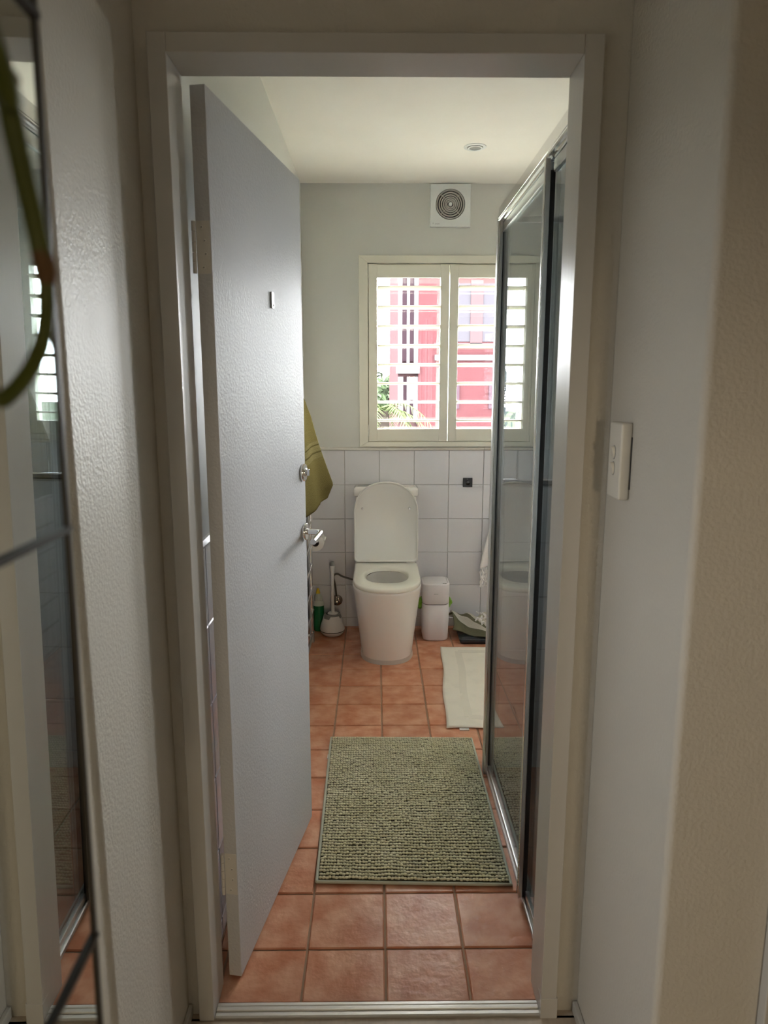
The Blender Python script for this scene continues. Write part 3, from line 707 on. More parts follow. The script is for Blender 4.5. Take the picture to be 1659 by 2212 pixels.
MB().loft([ov(.0125, .0125, .227, -.003), ov(.0125, .0125, .232, -.003), ov(.0095, .0095, .246, -.003), ov(.0055, .0055, .257, -.003), ov(.004, .004, .2585, -.003)]).build('nozzle', M['yellow'], bt, smooth=True)

# ------------------------------------------------------------------ heated ladder rail, towel, paper roll
lr_ = empty('towel_ladder', (-.36, 3.45, 0), 'chrome ladder towel rail on the left wall behind the door', 'towel rail')
LX = -.363
for y in (3.745, 3.10):
    MB().tube([(LX, y, .035), (LX, y, 1.13)], .0105, 16).build('post', M['chrome'], lr_, smooth=True)
for z in [.0655 + .128*k for k in range(9)]:
    MB().tube([(LX+.010, 3.10, z), (LX+.010, 3.745, z)], .0062, 12).build('rung', M['chrome'], lr_, smooth=True)
for y in (3.745, 3.10):
    for z in (.045, 1.09):
        MB().tube([(XL+.0005, y, z), (LX, y, z)], .008, 12).build('bracket', M['alu'], lr_, smooth=True)
    MB().box(LX-.013, LX+.014, y-.013, y+.013, .006, .046).build('foot', M['alu'], lr_, bevel=.003)
tbar = empty('towel_bar', (-.35, 3.0, 1.35), 'short chrome towel bar on the left wall above the ladder rail', 'towel bar')
MB().tube([(LX+.010, 2.84, 1.3525), (LX+.010, 3.32, 1.3525)], .0075, 14).build('bar', M['chrome'], tbar, smooth=True)
for y in (2.85, 3.31):
    MB().tube([(XL+.0005, y, 1.3525), (LX+.010, y, 1.3525)], .009, 14).build('bracket', M['chrome'], tbar, smooth=True)
tw = empty('towel', (-.32, 3.0, .92), 'olive green bath towel hanging behind the open door', 'towel')
def towel_mesh():
    nu, nv_ = 40, 60; vs = []; bands = []
    topz = 1.3525
    for j in range(nv_+1):
        t = j/nv_
        for i in range(nu+1):
            s = i/nu
            y = 2.88 + .40*s
            L = .44 + .02*s
            if t < .18:      # back of the rung, behind
                q = t/.18; x = LX-.002 ; z = topz - .26*(1-q); x = LX - .004
            elif t < .24:
                q = (t-.18)/.06; a = math.pi*(1-q); x = LX+.010 + .0135*math.cos(a); z = topz + .0135*math.sin(a) + 0.002
            else:
                q = (t-.24)/.76
                fl = .014 + .008*math.sin(s*7) + (q**1.25)*(.03+.098*s**1.6)
                x = LX + .0235 + fl - .014*(1-min(1, q*6))
                z = topz - L*q + .02*q*(1-s)*0 - .035*q*(1-s)
                # corner curls back at the far bottom
                if q > .86 and s > .6: x -= (q-.86)*(s-.6)*.9
                y += q*.035*s
            x += .003*math.sin(9*s+5*t)
            vs.append((x, y, z)); bands.append(0 if t < .24 else (t-.24)/.76*.98)
    fs = [(j*(nu+1)+i, j*(nu+1)+i+1, (j+1)*(nu+1)+i+1, (j+1)*(nu+1)+i) for j in range(nv_) for i in range(nu)]
    return vs, fs, bands
vs, fs, bands = towel_mesh()
mb = MB(); mb.v = vs; mb.f = fs
to = mb.build('cloth', M['olive'], tw, smooth=True, angle=80); add_band(to, bands)
so = to.modifiers.new('thick', 'SOLIDIFY'); so.thickness = .007; so.offset = 1
rh = empty('toilet_roll_holder', (XL, 3.9, .55), 'small chrome toilet roll holder on the left wall', 'roll holder')
MB().lathe([(.02, .0), (.02, .006)], (XL, 3.83, .575), 20, 'x').build('plate', M['chrome'], rh, smooth=True)
MB().tube(smoothpath([(XL+.004, 3.83, .575), (-.365, 3.83, .575), (-.348, 3.835, .572), (-.344, 3.85, .563), (-.344, 3.90, .562), (-.344, 3.955, .562)], 4), .005, 10).build('arm', M['chrome'], rh, smooth=True)
tr_ = empty('toilet_roll', (-.344, 3.9, .545), 'white toilet paper roll behind the door lever', 'toilet roll')
rings = []
for y, r in ((3.852, .021), (3.852, .047), (3.853, .048), (3.949, .048), (3.95, .047), (3.95, .021), (3.852, .021)):
    rings.append([(-.344+r*math.cos(2*math.pi*i/32), y, .5475+r*math.sin(2*math.pi*i/32)) for i in range(32)])
MB().loft(rings, False, False).build('paper', M['paper'], tr_, smooth=True, angle=50)
rings = [[(-.344+r*math.cos(2*math.pi*i/24), y, .5475+r*math.sin(2*math.pi*i/24)) for i in range(24)] for y, r in ((3.8525, .0205), (3.9495, .0205), (3.9495, .0192), (3.8525, .0192), (3.8525, .0205))]
MB().loft(rings, False, False).build('core', M['card'], tr_, smooth=True)
MB().loft([[(-.344+.0485*math.cos(a), 3.853, .5475+.0485*math.sin(a)) for a in [R(d) for d in range(100, 19, -8)]] + [(-.289, 3.853, .5625), (-.2895, 3.853, .5605)],
           [(-.344+.0485*math.cos(a), 3.949, .5475+.0485*math.sin(a)) for a in [R(d) for d in range(100, 19, -8)]] + [(-.289, 3.949, .5625), (-.2895, 3.949, .5605)]], True, True).build('loose_sheet', M['paper'], tr_)

# ------------------------------------------------------------------ scale, crumpled towel, hanging towel
scx0, scx1, scy0, scy1 = .458, .765, 3.703, 3.995
sc_ = empty('bathroom_scale', ((scx0+scx1)/2, (scy0+scy1)/2, 0), 'black glass bathroom scale on the floor by the back wall', 'scale')
MB().loft([[(x, y, z) for x, y in rrect(scx0+i, scx1-i, scy0+i, scy1-i, .014)] for z, i in ((.001, .014), (.006, .006), (.017, .002), (.0215, .002))]).build('base', M['black'], sc_, smooth=True)
MB().loft([[(x, y, z) for x, y in rrect(scx0+i, scx1-i, scy0+i, scy1-i, .014)] for z, i in ((.0216, 0), (.0285, 0), (.0295, .001))]).build('glass_top', mat('scale_glass', (0.02, 0.026, 0.033), 0.12), sc_, smooth=True)
ct = empty('hand_towel', (.57, 3.85, .03), 'crumpled dark green fringed hand towel lying on the black scale', 'towel')
def crumple():
    nu, nv_ = 60, 34; vs = []; bands = []
    for j in range(nv_+1):
        for i in range(nu+1):
            s, t = i/nu, j/nv_
            x = .4285 + .33*s + .012*math.sin(5*t+2*s)
            y = 3.735 + .235*t + .016*math.sin(7*s+1)*(1-t) + (.05*(1-s)**2)*(1-t)
            ridge = math.exp(-((t-.62)/.22)**2)
            z = .034 + .074*ridge*(0.72+.28*math.sin(3.2*s+.4)) + .028*math.exp(-((s-.62)/.1)**2)*ridge
            z += .010*math.sin(13*s+6*t)*(.3+.7*t*(1-t)*4) + .006*math.sin(23*s-9*t)*ridge
            edge = max(0, .25-s)/.25
            z += .050*edge*(.4+.6*t)
            z = max(z, .0325 + .003*math.sin(17*s))
            vs.append((x, y, z)); bands.append(max(0, min(.99, .24 + .62*t + .34*s + .05*math.sin(4*t))))
    fs = [(j*(nu+1)+i, j*(nu+1)+i+1, (j+1)*(nu+1)+i+1, (j+1)*(nu+1)+i) for j in range(nv_) for i in range(nu)]
    return vs, fs, bands
vs, fs, bands = crumple(); mb = MB(); mb.v = vs; mb.f = fs
co = mb.build('cloth', M['green_towel'], ct, smooth=True, angle=80); add_band(co, bands)
so = co.modifiers.new('thick', 'SOLIDIFY'); so.thickness = .004; so.offset = 1
mb = MB()
for k in range(26):
    s = k/25; p = Vector((.585 + .030*math.sin(s*9) + .05*s, 3.862-.10*s, .128-.055*s))
    q = p + Vector((random.uniform(-.016, .016), random.uniform(-.018, .004), random.uniform(.002, .022)))
    r_ = q + Vector((random.uniform(-.012, .016), random.uniform(-.012, .004), random.uniform(-.022, .006)))
    mb.tube(smoothpath([p, q, r_], 3), .0042, 6)
mb.build('fringe', M['towel_white'], ct, smooth=True)['kind'] = 'stuff'

ht = empty('hanging_towel', (.72, YB-.04, .24), 'white towel with a knotted fringe hanging at the edge of the shower screen', 'towel')
def hang():
    nu, nv_ = 24, 30; vs = []
    for j in range(nv_+1):
        for i in range(nu+1):
            s, t = i/nu, j/nv_
            half = .012 + .115*t**.8
            x = .722 + (s*2-1)*half; z = .80 - .41*t - .02*abs(s*2-1)
            y = YB - .028 - .02*t - .014*math.sin(s*15+1)*(.35+t)
            vs.append((x, y, z))
    fs = [(j*(nu+1)+i, j*(nu+1)+i+1, (j+1)*(nu+1)+i+1, (j+1)*(nu+1)+i) for j in range(nv_) for i in range(nu)]
    return vs, fs
vs, fs = hang(); mb = MB(); mb.v = vs; mb.f = fs
o = mb.build('cloth', M['towel_white'], ht, smooth=True, angle=80)
so = o.modifiers.new('thick', 'SOLIDIFY'); so.thickness = .005; so.offset = 0
mb = MB()
for k in range(22):
    s = k/21; x = .604 + .24*s; z = .375; y = YB - .048 - .014*math.sin(s*15+1)*1.3
    pts = [(x, y, z)]; rad = [.004]
    for q in range(1, 9):
        pts.append((x + random.uniform(-.006, .006), y + random.uniform(-.006, .004), z - q*.0145)); rad.append(.0075 if q in (2, 4, 6) else .0038)
    mb.tube(pts, rad, 6)
mb.build('fringe', M['towel_white'], ht, smooth=True)['kind'] = 'stuff'
hk2 = empty('robe_hook', (.712, YB, .81), 'chrome hook on the tiled back wall carrying the white towel', 'hook')
MB().lathe([(.016, 0), (.016, -.005)], (.712, YB, .81), 20, 'y').build('plate', M['chrome'], hk2, smooth=True)
MB().tube(smoothpath([(.712, YB-.004, .81), (.712, YB-.03, .797), (.712, YB-.05, .805), (.712, YB-.053, .82)], 4), .005, 10).build('prong', M['chrome'], hk2, smooth=True)

# ------------------------------------------------------------------ black wall control
bk = empty('wall_control', (.5245, YB, .866), 'small square black control on the tiles right of the toilet', 'control')
MB().box(.497, .552, YB-.011, YB-.0006, .839, .893).build('plate', M['black'], bk, bevel=.002)
MB().lathe([(.0135, -.010), (.0135, -.015), (.012, -.016)], (.5245, YB, .866), 20, 'y').build('dial', M['black_gloss'], bk, smooth=True)
glyphs(.519, .886, YB-.0112, .0018, ['ltm', 'lrb', 'tmb', 'lrm'], 'lettering', M['white_plastic'], bk)

# ------------------------------------------------------------------ fan and downlight
fx, fz = .398, 2.3722
fn = empty('extractor_fan', (fx, YB, 2.2575), 'square white extractor fan with a round ringed grille above the window', 'fan')
mb = MB(); n = 48
def sq(i, y): 
    out = []
    for k in range(n):
        a = 2*math.pi*k/n; ca, sa = math.cos(a), math.sin(a); m_ = max(abs(ca), abs(sa)); h = .109-i
        out.append((fx+.0008+h*ca/m_, y, 2.367+(.1095-i)*sa/m_))
    return out
def circ(r, y): return [(fx+r*math.cos(2*math.pi*k/n), y, fz+r*math.sin(2*math.pi*k/n)) for k in range(n)]
plate = MB().loft([sq(0, YB-.0005), sq(0, YB-.016), sq(.003, YB-.020), circ(.079, YB-.020), circ(.077, YB-.010)], True, True).build('plate', M['fan_plastic'], fn, smooth=True, angle=30)
MB().lathe([(.0765, -.0105), (.0765, -.012)], (fx, YB, fz), 48, 'y').build('recess', M['fan_dark'], fn)
for r in (.072, .0595, .0475, .037, .0275, .019):
    rg = []
    for y, rr in ((-.012, r-.0035), (-.021, r-.0028), (-.0235, r), (-.021, r+.0028), (-.012, r+.0035), (-.012, r-.0035)):
        rg.append([(fx+rr*math.cos(2*math.pi*k/48), YB+y, fz+rr*math.sin(2*math.pi*k/48)) for k in range(48)])
    MB().loft(rg, False, False).build('grille_ring', M['fan_grille'], fn, smooth=True)
for k in range(4):
    a = R(45+90*k); ca, sa = math.cos(a), math.sin(a)
    P = [(fx+r*ca-q*sa*.002, YB-.0135-y, fz+r*sa+q*ca*.002) for y in (0, .005) for r, q in ((.008, -1), (.074, -1), (.074, 1), (.008, 1))]
    MB().add(P, [(0,3,2,1),(4,5,6,7),(0,1,5,4),(1,2,6,5),(2,3,7,6),(3,0,4,7)]).build('grille_spoke', M['fan_grille'], fn)
MB().lathe([(.0105, -.012), (.0105, -.023), (.008, -.026), (.001, -.027)], (fx, YB, fz), 24, 'y').build('hub', M['fan_plastic'], fn, smooth=True)
glyphs(.3175, 2.2705, YB-.0203, .0036, ['ltb', 'lrtm', 'lm', 'tmb', 'lrb', 'ltm', 'lrm'], 'lettering', M['grey_plastic'], plate)
MB().tube([(.3045, YB-.0202, 2.2745), (.3075, YB-.0202, 2.2795), (.3065, YB-.0202, 2.2730)], .0008, 5).build('emblem', M['grey_plastic'], plate)
dx, dy = .4493, 3.428
dl = empty('downlight', (dx, dy, ZC), 'round recessed ceiling downlight, switched off', 'downlight')
MB().lathe([(.051, -.0002), (.0505, -.003), (.046, -.005), (.036, -.0045), (.035, -.001)], (dx, dy, ZC), 40, cap0=True).build('ring', M['fan_plastic'], dl, smooth=True)
MB().lathe([(.0345, -.0025), (.0335, -.007), (.027, -.008), (.0255, -.0045)], (dx, dy, ZC), 40).build('gimbal', M['fan_plastic'], dl, smooth=True)
MB().lathe([(.0352, -.0024), (.0345, -.0052), (.034, -.0024)], (dx, dy, ZC), 40).build('shadow_gap', M['gap'], dl)
MB().lathe([(.0245, -.0046), (.0245, -.0066), (.020, -.0085), (.001, -.0095)], (dx, dy, ZC), 32).build('lamp', M['grey_plastic'], dl, smooth=True)

# ------------------------------------------------------------------ rug, white mat
C00, C10, C11, C01 = Vector((-.1757, 1.8155)), Vector((.3850, 1.797)), Vector((.3830, 2.645)), Vector((-.1870, 2.658))
def rugp(s, t):
    return C00*(1-s)*(1-t) + C10*s*(1-t) + C11*s*t + C01*(1-s)*t
rg = empty('bath_rug', (.1, 2.2, 0), 'sage green bobbled bath rug in the middle of the floor', 'rug')
mb = MB(); ns, nt_ = 12, 12
loop = [rugp(k/ns, 0) for k in range(ns)] + [rugp(1, k/nt_) for k in range(nt_)] + [rugp(1-k/ns, 1) for k in range(ns)] + [rugp(0, 1-k/nt_) for k in range(nt_)]
def off(l, d):
    c = sum(l, Vector((0, 0)))/len(l); return [p + (c-p).normalized()*d for p in l]
MB().loft([[(p.x, p.y, z) for p in off(loop, d)] for z, d in ((.0008, .002), (.003, 0), (.006, 0), (.0075, .003))]).build('backing', M['rug_base_shade'], rg, smooth=True)
hem = []
for i, p in enumerate(loop + [loop[0]]):
    hem.append((p.x, p.y, .0065))
MB().tube(hem, .0048, 8).build('hem', M['rug_hem'], rg, smooth=True)
mb = MB()
ico = bmesh.new(); bmesh.ops.create_icosphere(ico, subdivisions=1, radius=1)
IV = [v.co.copy() for v in ico.verts]; IF = [tuple(v.index for v in f.verts) for f in ico.faces]; ico.free()
NR, NCol = 60, 58
rr_ = random.Random(11)
wav = [(rr_.uniform(3, 9), rr_.uniform(0, 6), rr_.uniform(5, 14), rr_.uniform(0, 6)) for _ in range(5)]
for j in range(NR):
    t = .004 + .988*(j+.5)/NR
    for i in range(NCol):
        s = .010 + .98*(i+.5+.12*math.sin(j*1.7))/NCol
        d = sum(math.sin(a*s*3+b_+c_*t*1.3) * math.sin(c_*t*2+e_) for a, b_, c_, e_ in wav)/5
        p = rugp(min(.993, max(.007, s + rr_.gauss(0, .0011) + .002*d)), min(.994, max(.006, t + rr_.gauss(0, .0010) + .0032*d)))
        hz = .0132 + rr_.uniform(-.0012, .0012) + .0025*max(0, d)
        a_, b__, c__ = .0064*rr_.uniform(.94, 1.1), .0042*rr_.uniform(.88, 1.12), .0048*rr_.uniform(.9, 1.1)
        ax, ay = rr_.uniform(-.2, .2), rr_.uniform(-.2, .2)
        rot = Matrix.Rotation(ax, 3, 'Y') @ Matrix.Rotation(ay, 3, 'X') @ Matrix.Rotation(rr_.uniform(-.12, .12), 3, 'Z')
        n0 = len(mb.v)
        for v in IV:
            q = rot @ Vector((v.x*a_, v.y*b__, v.z*c__)); mb.v.append((p.x+q.x, p.y+q.y, hz+q.z))
        mb.f += [tuple(k+n0 for k in f) for f in IF]
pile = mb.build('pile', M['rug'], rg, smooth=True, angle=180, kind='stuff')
MB().box(-.1925, -.186, 2.50, 2.53, .002, .006).build('tag', M['paper'], rg)

wm = empty('bath_mat', (.55, 3.2, 0), 'cream white towelling bath mat beside the shower screen', 'mat')
A00, A10, A11, A01 = Vector((.2878, 2.738)), Vector((.80, 2.722)), Vector((.842, 3.636)), Vector((.352, 3.660))
def matz(s, t):
    z = .0035 + .0012*math.sin(9*s+4*t) + .0015*math.exp(-((t-.30-.06*math.sin(5*s))/.02)**2) + .0012*math.exp(-((t-.66)/.03)**2)
    z += .006*max(0, .06-s)/.06*max(0, math.sin(t*7))*.4
    return z
def matgrid(zadd):
    nu, nv_ = 40, 60; vs = []
    for j in range(nv_+1):
        for i in range(nu+1):
            s, t = i/nu, j/nv_
            p = A00*(1-s)*(1-t) + A10*s*(1-t) + A11*s*t + A01*(1-s)*t
            p = p + Vector((.005*math.sin(t*11+.6)*(1-s), .006*math.sin(s*10)*(1-t)))
            vs.append((p.x, p.y, matz(s, t)+zadd))
    return vs, [(j*(nu+1)+i, j*(nu+1)+i+1, (j+1)*(nu+1)+i+1, (j+1)*(nu+1)+i) for j in range(nv_) for i in range(nu)], nu, nv_
vs, fs, nu, nv_ = matgrid(0)
mb = MB(); mb.v = vs; mb.f = fs
mo = mb.build('cloth', M['mat_white'], wm, smooth=True, angle=80)
so = mo.modifiers.new('thick', 'SOLIDIFY'); so.thickness = .005; so.offset = 1
# woven frame of the mat (thin raised band)
def mp_(s, t):
    p = A00*(1-s)*(1-t) + A10*s*(1-t) + A11*s*t + A01*(1-s)*t; return p
mb = MB()
def strip(s0, t0, s1, t1, wd, k=16, zz=.0062):
    P = []
    d = (mp_(s1, t1)-mp_(s0, t0)).normalized(); nrm = Vector((-d.y, d.x))*wd/2
    for i in range(k+1):
        q = i/k; s, t = s0+(s1-s0)*q, t0+(t1-t0)*q; p = mp_(s, t) + Vector((.005*math.sin(t*11+.6)*(1-s), .006*math.sin(s*10)*(1-t)))
        z = matz(s, t) + zz - .0006
        P.append([(p.x+nrm.x, p.y+nrm.y, z), (p.x-nrm.x, p.y-nrm.y, z), (p.x-nrm.x, p.y-nrm.y, z-.003), (p.x+nrm.x, p.y+nrm.y, z-.003)])
    return MB().loft(P)
dm = mat('mat_band', (0.76, 0.72, 0.63), 0.95)
for a_ in ((.19, .10, .19, .93, .035), (.81, .10, .81, .93, .035), (.19, .93, .81, .93, .035), (.19, .10, .81, .10, .035)):
    strip(*a_).build('woven_band', dm, wm)
MB().box(.345, .385, 2.7235, 2.742, .0012, .0032).build('tag', M['paper'], wm)

# ------------------------------------------------------------------ light switch
sw = empty('light_switch', (HX1, 1.306, 1.21), 'cream light switch with two rockers on the wall right of the door', 'light switch')
sy0, sy1, sz0, sz1 = 1.262, 1.328, 1.214, 1.354
SWT = .0205
MB().box(HX1-SWT, HX1-.0002, sy0, sy1, sz0, sz1).build('plate', M['switch'], sw, bevel=.004, seg=4)
MB().box(HX1-.002, HX1-.0001, sy0-.0008, sy0+.012, sz0+.02, sz1-.025).build('gap', M['gap'], sw)
for zc in (1.2990, 1.2695):
    yc = 1.2965
    rgs = [[(HX1-SWT+.0001-d, yc + r*math.cos(2*math.pi*i/28), zc + (r+.0042)*math.sin(2*math.pi*i/28)) for i in range(28)] for d, r in ((0, .0088), (.0005, .0086))]
    MB().loft(rgs).build('rocker_rim', M['grey_plastic'], sw, smooth=True)
    out = [(.0076*math.cos(2*math.pi*i/28), .0116*math.sin(2*math.pi*i/28)) for i in range(28)]
    rgs = [[(HX1-SWT, yc+u, zc+v) for u, v in out], [(HX1-SWT-.0015-(.0055*(v+.0116)/.0232), yc+u*.92, zc+v*.94) for u, v in out]]
    MB().loft(rgs).build('rocker', M['switch'], sw, smooth=True, angle=40)

# ------------------------------------------------------------------ paned mirror beside the viewer
mr = empty('paned_mirror', (-.158, .33, 1.35), 'paned wall mirror with thin dark bars at the left edge', 'mirror')
mr.rotation_euler = (0, R(0.9), R(1.0))
mloc = Vector((-.148, .333, 1.3546)); mr.location = mloc; WL[mr.name] = mloc
def mbuild(mb, name, m, **k):
    me_o = mb.build(name, m, None, loc=(0, 0, 0), **k); me_o.parent = mr; me_o.location = (0, 0, 0); return me_o
PH = .222; PWD = .22; bt_ = .0028
mbuild(MB().box(-.012, -.004, -2*PWD-.004, .000, -2.5*PH, 2.5*PH), 'backing', M['dark_metal'])
for r in range(-3, 2):
    for c in range(2):
        z0 = r*PH + bt_/2; z1 = (r+1)*PH - bt_/2; yb_ = -c*PWD - .0016; ya_ = -(c+1)*PWD + bt_/2
        if r*PH < -2.5*PH: z0 = -2.5*PH
        mbuild(MB().box(-.004, 0, ya_, yb_, z0, z1), 'mirror_pane', M['mirror'])
for k in range(-2, 3):
    mbuild(MB().box(-.004, .0022, -2*PWD-.004, 0, k*PH-bt_/2, k*PH+bt_/2), 'bar', M['dark_metal'])
for c in range(3):
    y_ = -c*PWD; mbuild(MB().box(-.004, .0012, y_-.0026, y_+.0002, -2.5*PH, 2.5*PH), 'bar', M['dark_metal'])

# ------------------------------------------------------------------ trailing plant in a wall planter
pl = empty('trailing_plant', (-.12, -.12, 1.80), 'green plant stem looping in front of the paned mirror', 'plant')
rgs = [[(-.115+r*math.cos(2*math.pi*i/24), -.12+r*math.sin(2*math.pi*i/24), z) for i in range(24)] for r, z in ((.035, 1.78), (.045, 1.79), (.056, 1.88), (.058, 1.885), (.052, 1.885), (.05, 1.87))]
MB().loft(rgs).build('pot', M['pot'], pl, smooth=True)
MB().box(-.176, -.165, -.15, -.09, 1.80, 1.87).build('pot_bracket', M['dark_metal'], pl)
def px(u, v, Y):
    th, yw, f = R(10.281), R(.6047), 1520.4
    a = (u-829.5)/f; b_ = (v-1106)/f; x = a; y = math.cos(th) - b_*math.sin(th); z = -math.sin(th) - b_*math.cos(th)
    c_, s_ = math.cos(-yw), math.sin(-yw); x, y = c_*x - s_*y, s_*x + c_*y
    return Vector((x*Y/y, Y, CAM.z + z*Y/y))
stem = [Vector((-.11, -.11, 1.88)), Vector((-.10, -.04, 1.90)), Vector((-.105, .05, 1.82)), Vector((-.112, .12, 1.66)), px(-30, 60, .20), px(10, 190, .215), px(45, 350, .222), px(80, 500, .228), px(99, 585, .23)]
MB().tube(smoothpath(stem, 8), .0031, 12).build('stem', M['leaf_stem'], pl, smooth=True)
MB().tube(smoothpath([px(88, 540, .229), px(97, 575, .23), px(100, 592, .23), px(99, 615, .23)], 4), [.0031, .0031, .0032, .0033, .0034, .0035, .0036, .0036, .0034, .0032, .003, .0027, .0025], 12).build('node', M['stem_node'], pl, smooth=True)
MB().tube(smoothpath([px(99, 590, .23), px(101, 650, .23), px(99, 700, .229), px(84, 760, .227), px(55, 815, .223), px(10, 862, .217), px(-50, 900, .208), Vector((-.12, .15, 1.36)), Vector((-.11, .05, 1.37)), Vector((-.105, -.02, 1.33))], 8), .0026, 12).build('stem', M['leaf_stem'], pl, smooth=True)
lb = px(40, 172, .222)
MB().tube(smoothpath([px(20, 150, .218), px(34, 172, .219), px(36, 184, .219)], 3), [.0012, .0012, .0013, .0013, .0012, .001, .0006], 8).build('bud', M['stem_node'], pl, smooth=True)
for k in range(4):
    a = k*1.6; c_ = Vector((-.115, -.12, 1.885)); d = Vector((math.cos(a)*.06, math.sin(a)*.06-.02, .05))
    p0, p1, p2 = c_, c_+d*.6, c_+d
    sd = Vector((-math.sin(a), math.cos(a), 0))*.018
    MB().add([p0, p1+sd, p2, p1-sd, p1+Vector((0, 0, .006))], [(0, 1, 4), (1, 2, 4), (2, 3, 4), (3, 0, 4)]).build('leaf', M['leaf'], pl)

# ------------------------------------------------------------------ outside
struct(MB().box(-120, 120, 4.5, 200, -6.2, -6), 'ground_outside', M['ground_out'], 'ground far below the window', 'ground')
struct(MB().box(-120, 120, -200, -4.4, -6.2, -6), 'ground_behind', M['ground_out'], 'ground outside the added hall window', 'ground')
pb = empty('pink_building', (2.5, 12, -6), 'pink rendered building with white trims seen through the shutters', 'building')
BY = 12.0
MB().box(.70, 2.15, BY, BY+8, -6, 9).build('wall', M['pink'], pb)
MB().box(.36, .70, BY+.12, BY+8, -6, 9).build('side_wall', M['pink2'], pb)
for x0, x1 in ((.36, .43), (.505, .555), (.625, .70)):
    MB().box(x0, x1, BY+.02, BY+.15, 1.72, 9).build('pilaster', M['white_out'], pb)
for x0, x1 in ((.43, .505), (.555, .625)):
    MB().box(x0, x1, BY+.09, BY+.15, 1.80, 8.5).build('window', M['mauve'], pb)
MB().box(.33, .72, BY-.05, BY+.14, 1.60, 1.74).build('ledge', M['white_out'], pb)
for x0, x1 in ((.36, .45), (.51, .56), (.62, .70)):
    MB().box(x0, x1, BY+.02, BY+.15, .80, 1.55).build('pilaster', M['white_out'], pb)
for x0, x1 in ((.45, .51), (.56, .62)):
    MB().box(x0, x1, BY+.09, BY+.15, .86, 1.52).build('window', M['mauve'], pb)
MB().box(.97, 2.17, BY-.06, BY, 1.815, 1.905).build('ledge', M['white_out'], pb)
for z0, z1 in ((2.12, 3.05), (4.9, 6.0)):
    for x0, x1 in ((1.30, 1.555), (1.755, 2.02)):
        MB().box(x0, x1, BY-.01, BY+.02, z0, z1).build('window', M['grey_out'], pb)
    MB().box(1.555, 1.755, BY-.03, BY+.02, z0-.05, z1+.05).build('mullion', M['pink2'], pb)
MB().box(.95, 2.17, BY-.03, BY, 2.02, 2.10).build('ledge', M['pink2'], pb)
for x in (1.36, 1.92):
    MB().box(x-.03, x+.03, BY-.04, BY+.02, 1.02, 1.42).build('vent', M['mauve'], pb)
MB().box(.40, .75, BY-.12, BY, .32, .62).box(.75, 1.9, BY-.10, BY, .38, .58).build('awning', M['white_out'], pb)
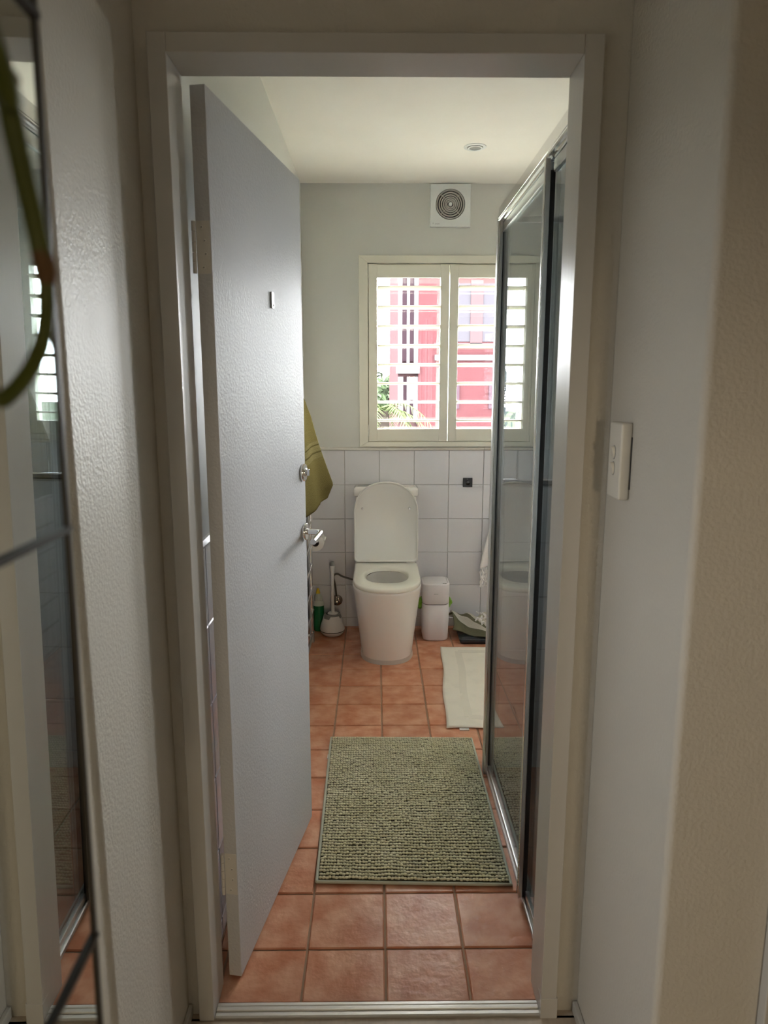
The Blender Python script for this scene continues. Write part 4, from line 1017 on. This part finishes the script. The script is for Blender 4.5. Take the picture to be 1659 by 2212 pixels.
# blue grey house far left
bh = empty('grey_house', (.1, 30, -6), 'distant blue grey house between the trees', 'building')
MB().box(.2, 2.4, 30, 34, -6, 1.15).build('wall', M['blue_out'], bh)
MB().add([(0, 29.8, 1.15), (2.6, 29.8, 1.15), (2.6, 34.2, 1.15), (0, 34.2, 1.15), (.6, 32, 1.75), (2.2, 32, 1.75)], [(0, 1, 5, 4), (1, 2, 5), (2, 3, 4, 5), (3, 0, 4), (0, 3, 2, 1)]).build('roof', M['foliage_far'], bh)
for k in range(3):
    MB().box(.35+k*.5, .6+k*.5, 29.96, 30.02, .55, .9).build('window', M['white_out'], bh)
def tree(loc, rad, h, m, label, n=700, seed=1, leaf=.14):
    rnd = random.Random(seed); e = empty('tree', (loc[0], loc[1], -6), label, 'tree', 'trees outside the window')
    MB().tube([(loc[0], loc[1], -6), (loc[0]+.1, loc[1], loc[2]-rad*.3), (loc[0], loc[1], loc[2])], [.14, .1, .04], 8).build('trunk', M['bark'], e, smooth=True)
    mb = MB()
    lobes = [(rnd.uniform(-.55, .55)*rad, rnd.uniform(-.5, .5)*rad, rnd.uniform(-.45, .6)*h, rnd.uniform(.4, .62)) for _ in range(7)]
    for k in range(n):
        lx, ly, lz, lr2 = rnd.choice(lobes)
        d = Vector((rnd.gauss(0, 1), rnd.gauss(0, 1), rnd.gauss(0, 1))).normalized()*rnd.uniform(.6, 1)
        p = Vector((loc[0]+lx+d.x*rad*lr2, loc[1]+ly+d.y*rad*lr2, loc[2]+lz+d.z*h*lr2))
        u = Vector((rnd.gauss(0, 1), rnd.gauss(0, 1), rnd.gauss(0, 1))).normalized(); v = u.cross(d).normalized() if abs(u.dot(d)) < .99 else Vector((0, 0, 1))
        L = leaf*rnd.uniform(.6, 1.3)
        mb.add([p-u*L, p+v*L*.45, p+u*L, p-v*L*.45], [(0, 1, 2, 3)])
    mb.build('foliage', m, e, kind='stuff')
tree((-.10, 23, .35), 1.15, 1.9, M['foliage'], 'leafy green tree low at the left of the window view', 2600, 2, .14)
tree((1.0, 27, .0), 1.2, 1.7, M['foliage'], 'leafy green tree in front of the distant house', 2200, 3, .14)
tree((-3.4, 42, .3), 4.0, 2.2, M['foliage_far'], 'hazy blue green tree on the skyline', 1600, 4, .35)
tree((5.4, 62, -.6), 5.2, 2.3, M['foliage_far'], 'hazy blue green tree behind the distant house', 1600, 5, .35)
def palm(loc, label, seed):
    rnd = random.Random(seed); e = empty('palm_tree', (loc[0], loc[1], -6), label, 'tree')
    MB().tube([(loc[0], loc[1], -6), (loc[0]+.05, loc[1], -3), (loc[0], loc[1], loc[2])], [.13, .1, .08], 10).build('trunk', M['bark'], e, smooth=True)
    for k in range(11):
        a = 2*math.pi*k/11 + rnd.uniform(-.2, .2); L = rnd.uniform(.6, .85); el = rnd.uniform(.2, .9)
        rib = []
        for q in range(9):
            t = q/8; rr = L*t
            rib.append(Vector((loc[0]+math.cos(a)*rr*math.cos(el*(1-t)), loc[1]+math.sin(a)*rr*math.cos(el*(1-t)), loc[2]+L*(math.sin(el)*t - .95*t*t))))
        mb = MB()
        mb.tube(rib, [.014-.0013*q for q in range(9)], 5)
        sd = Vector((-math.sin(a), math.cos(a), 0))
        for q in range(1, 9):
            for s_ in (-1, 1):
                for hh in (0, .5):
                    p = rib[q]*(1-hh) + rib[q-1]*hh; d = (rib[q]-rib[q-1]).normalized()
                    tip = p + sd*s_*.2*(1-.07*q) + d*.11 + Vector((0, 0, -.08))
                    mb.add([p, p+d*.035, tip], [(0, 1, 2)])
        mb.build('frond', M['palm'], e)
palm((.10, 10.3, 1.05), 'palm tree outside, low in the left shutter panel', 8)
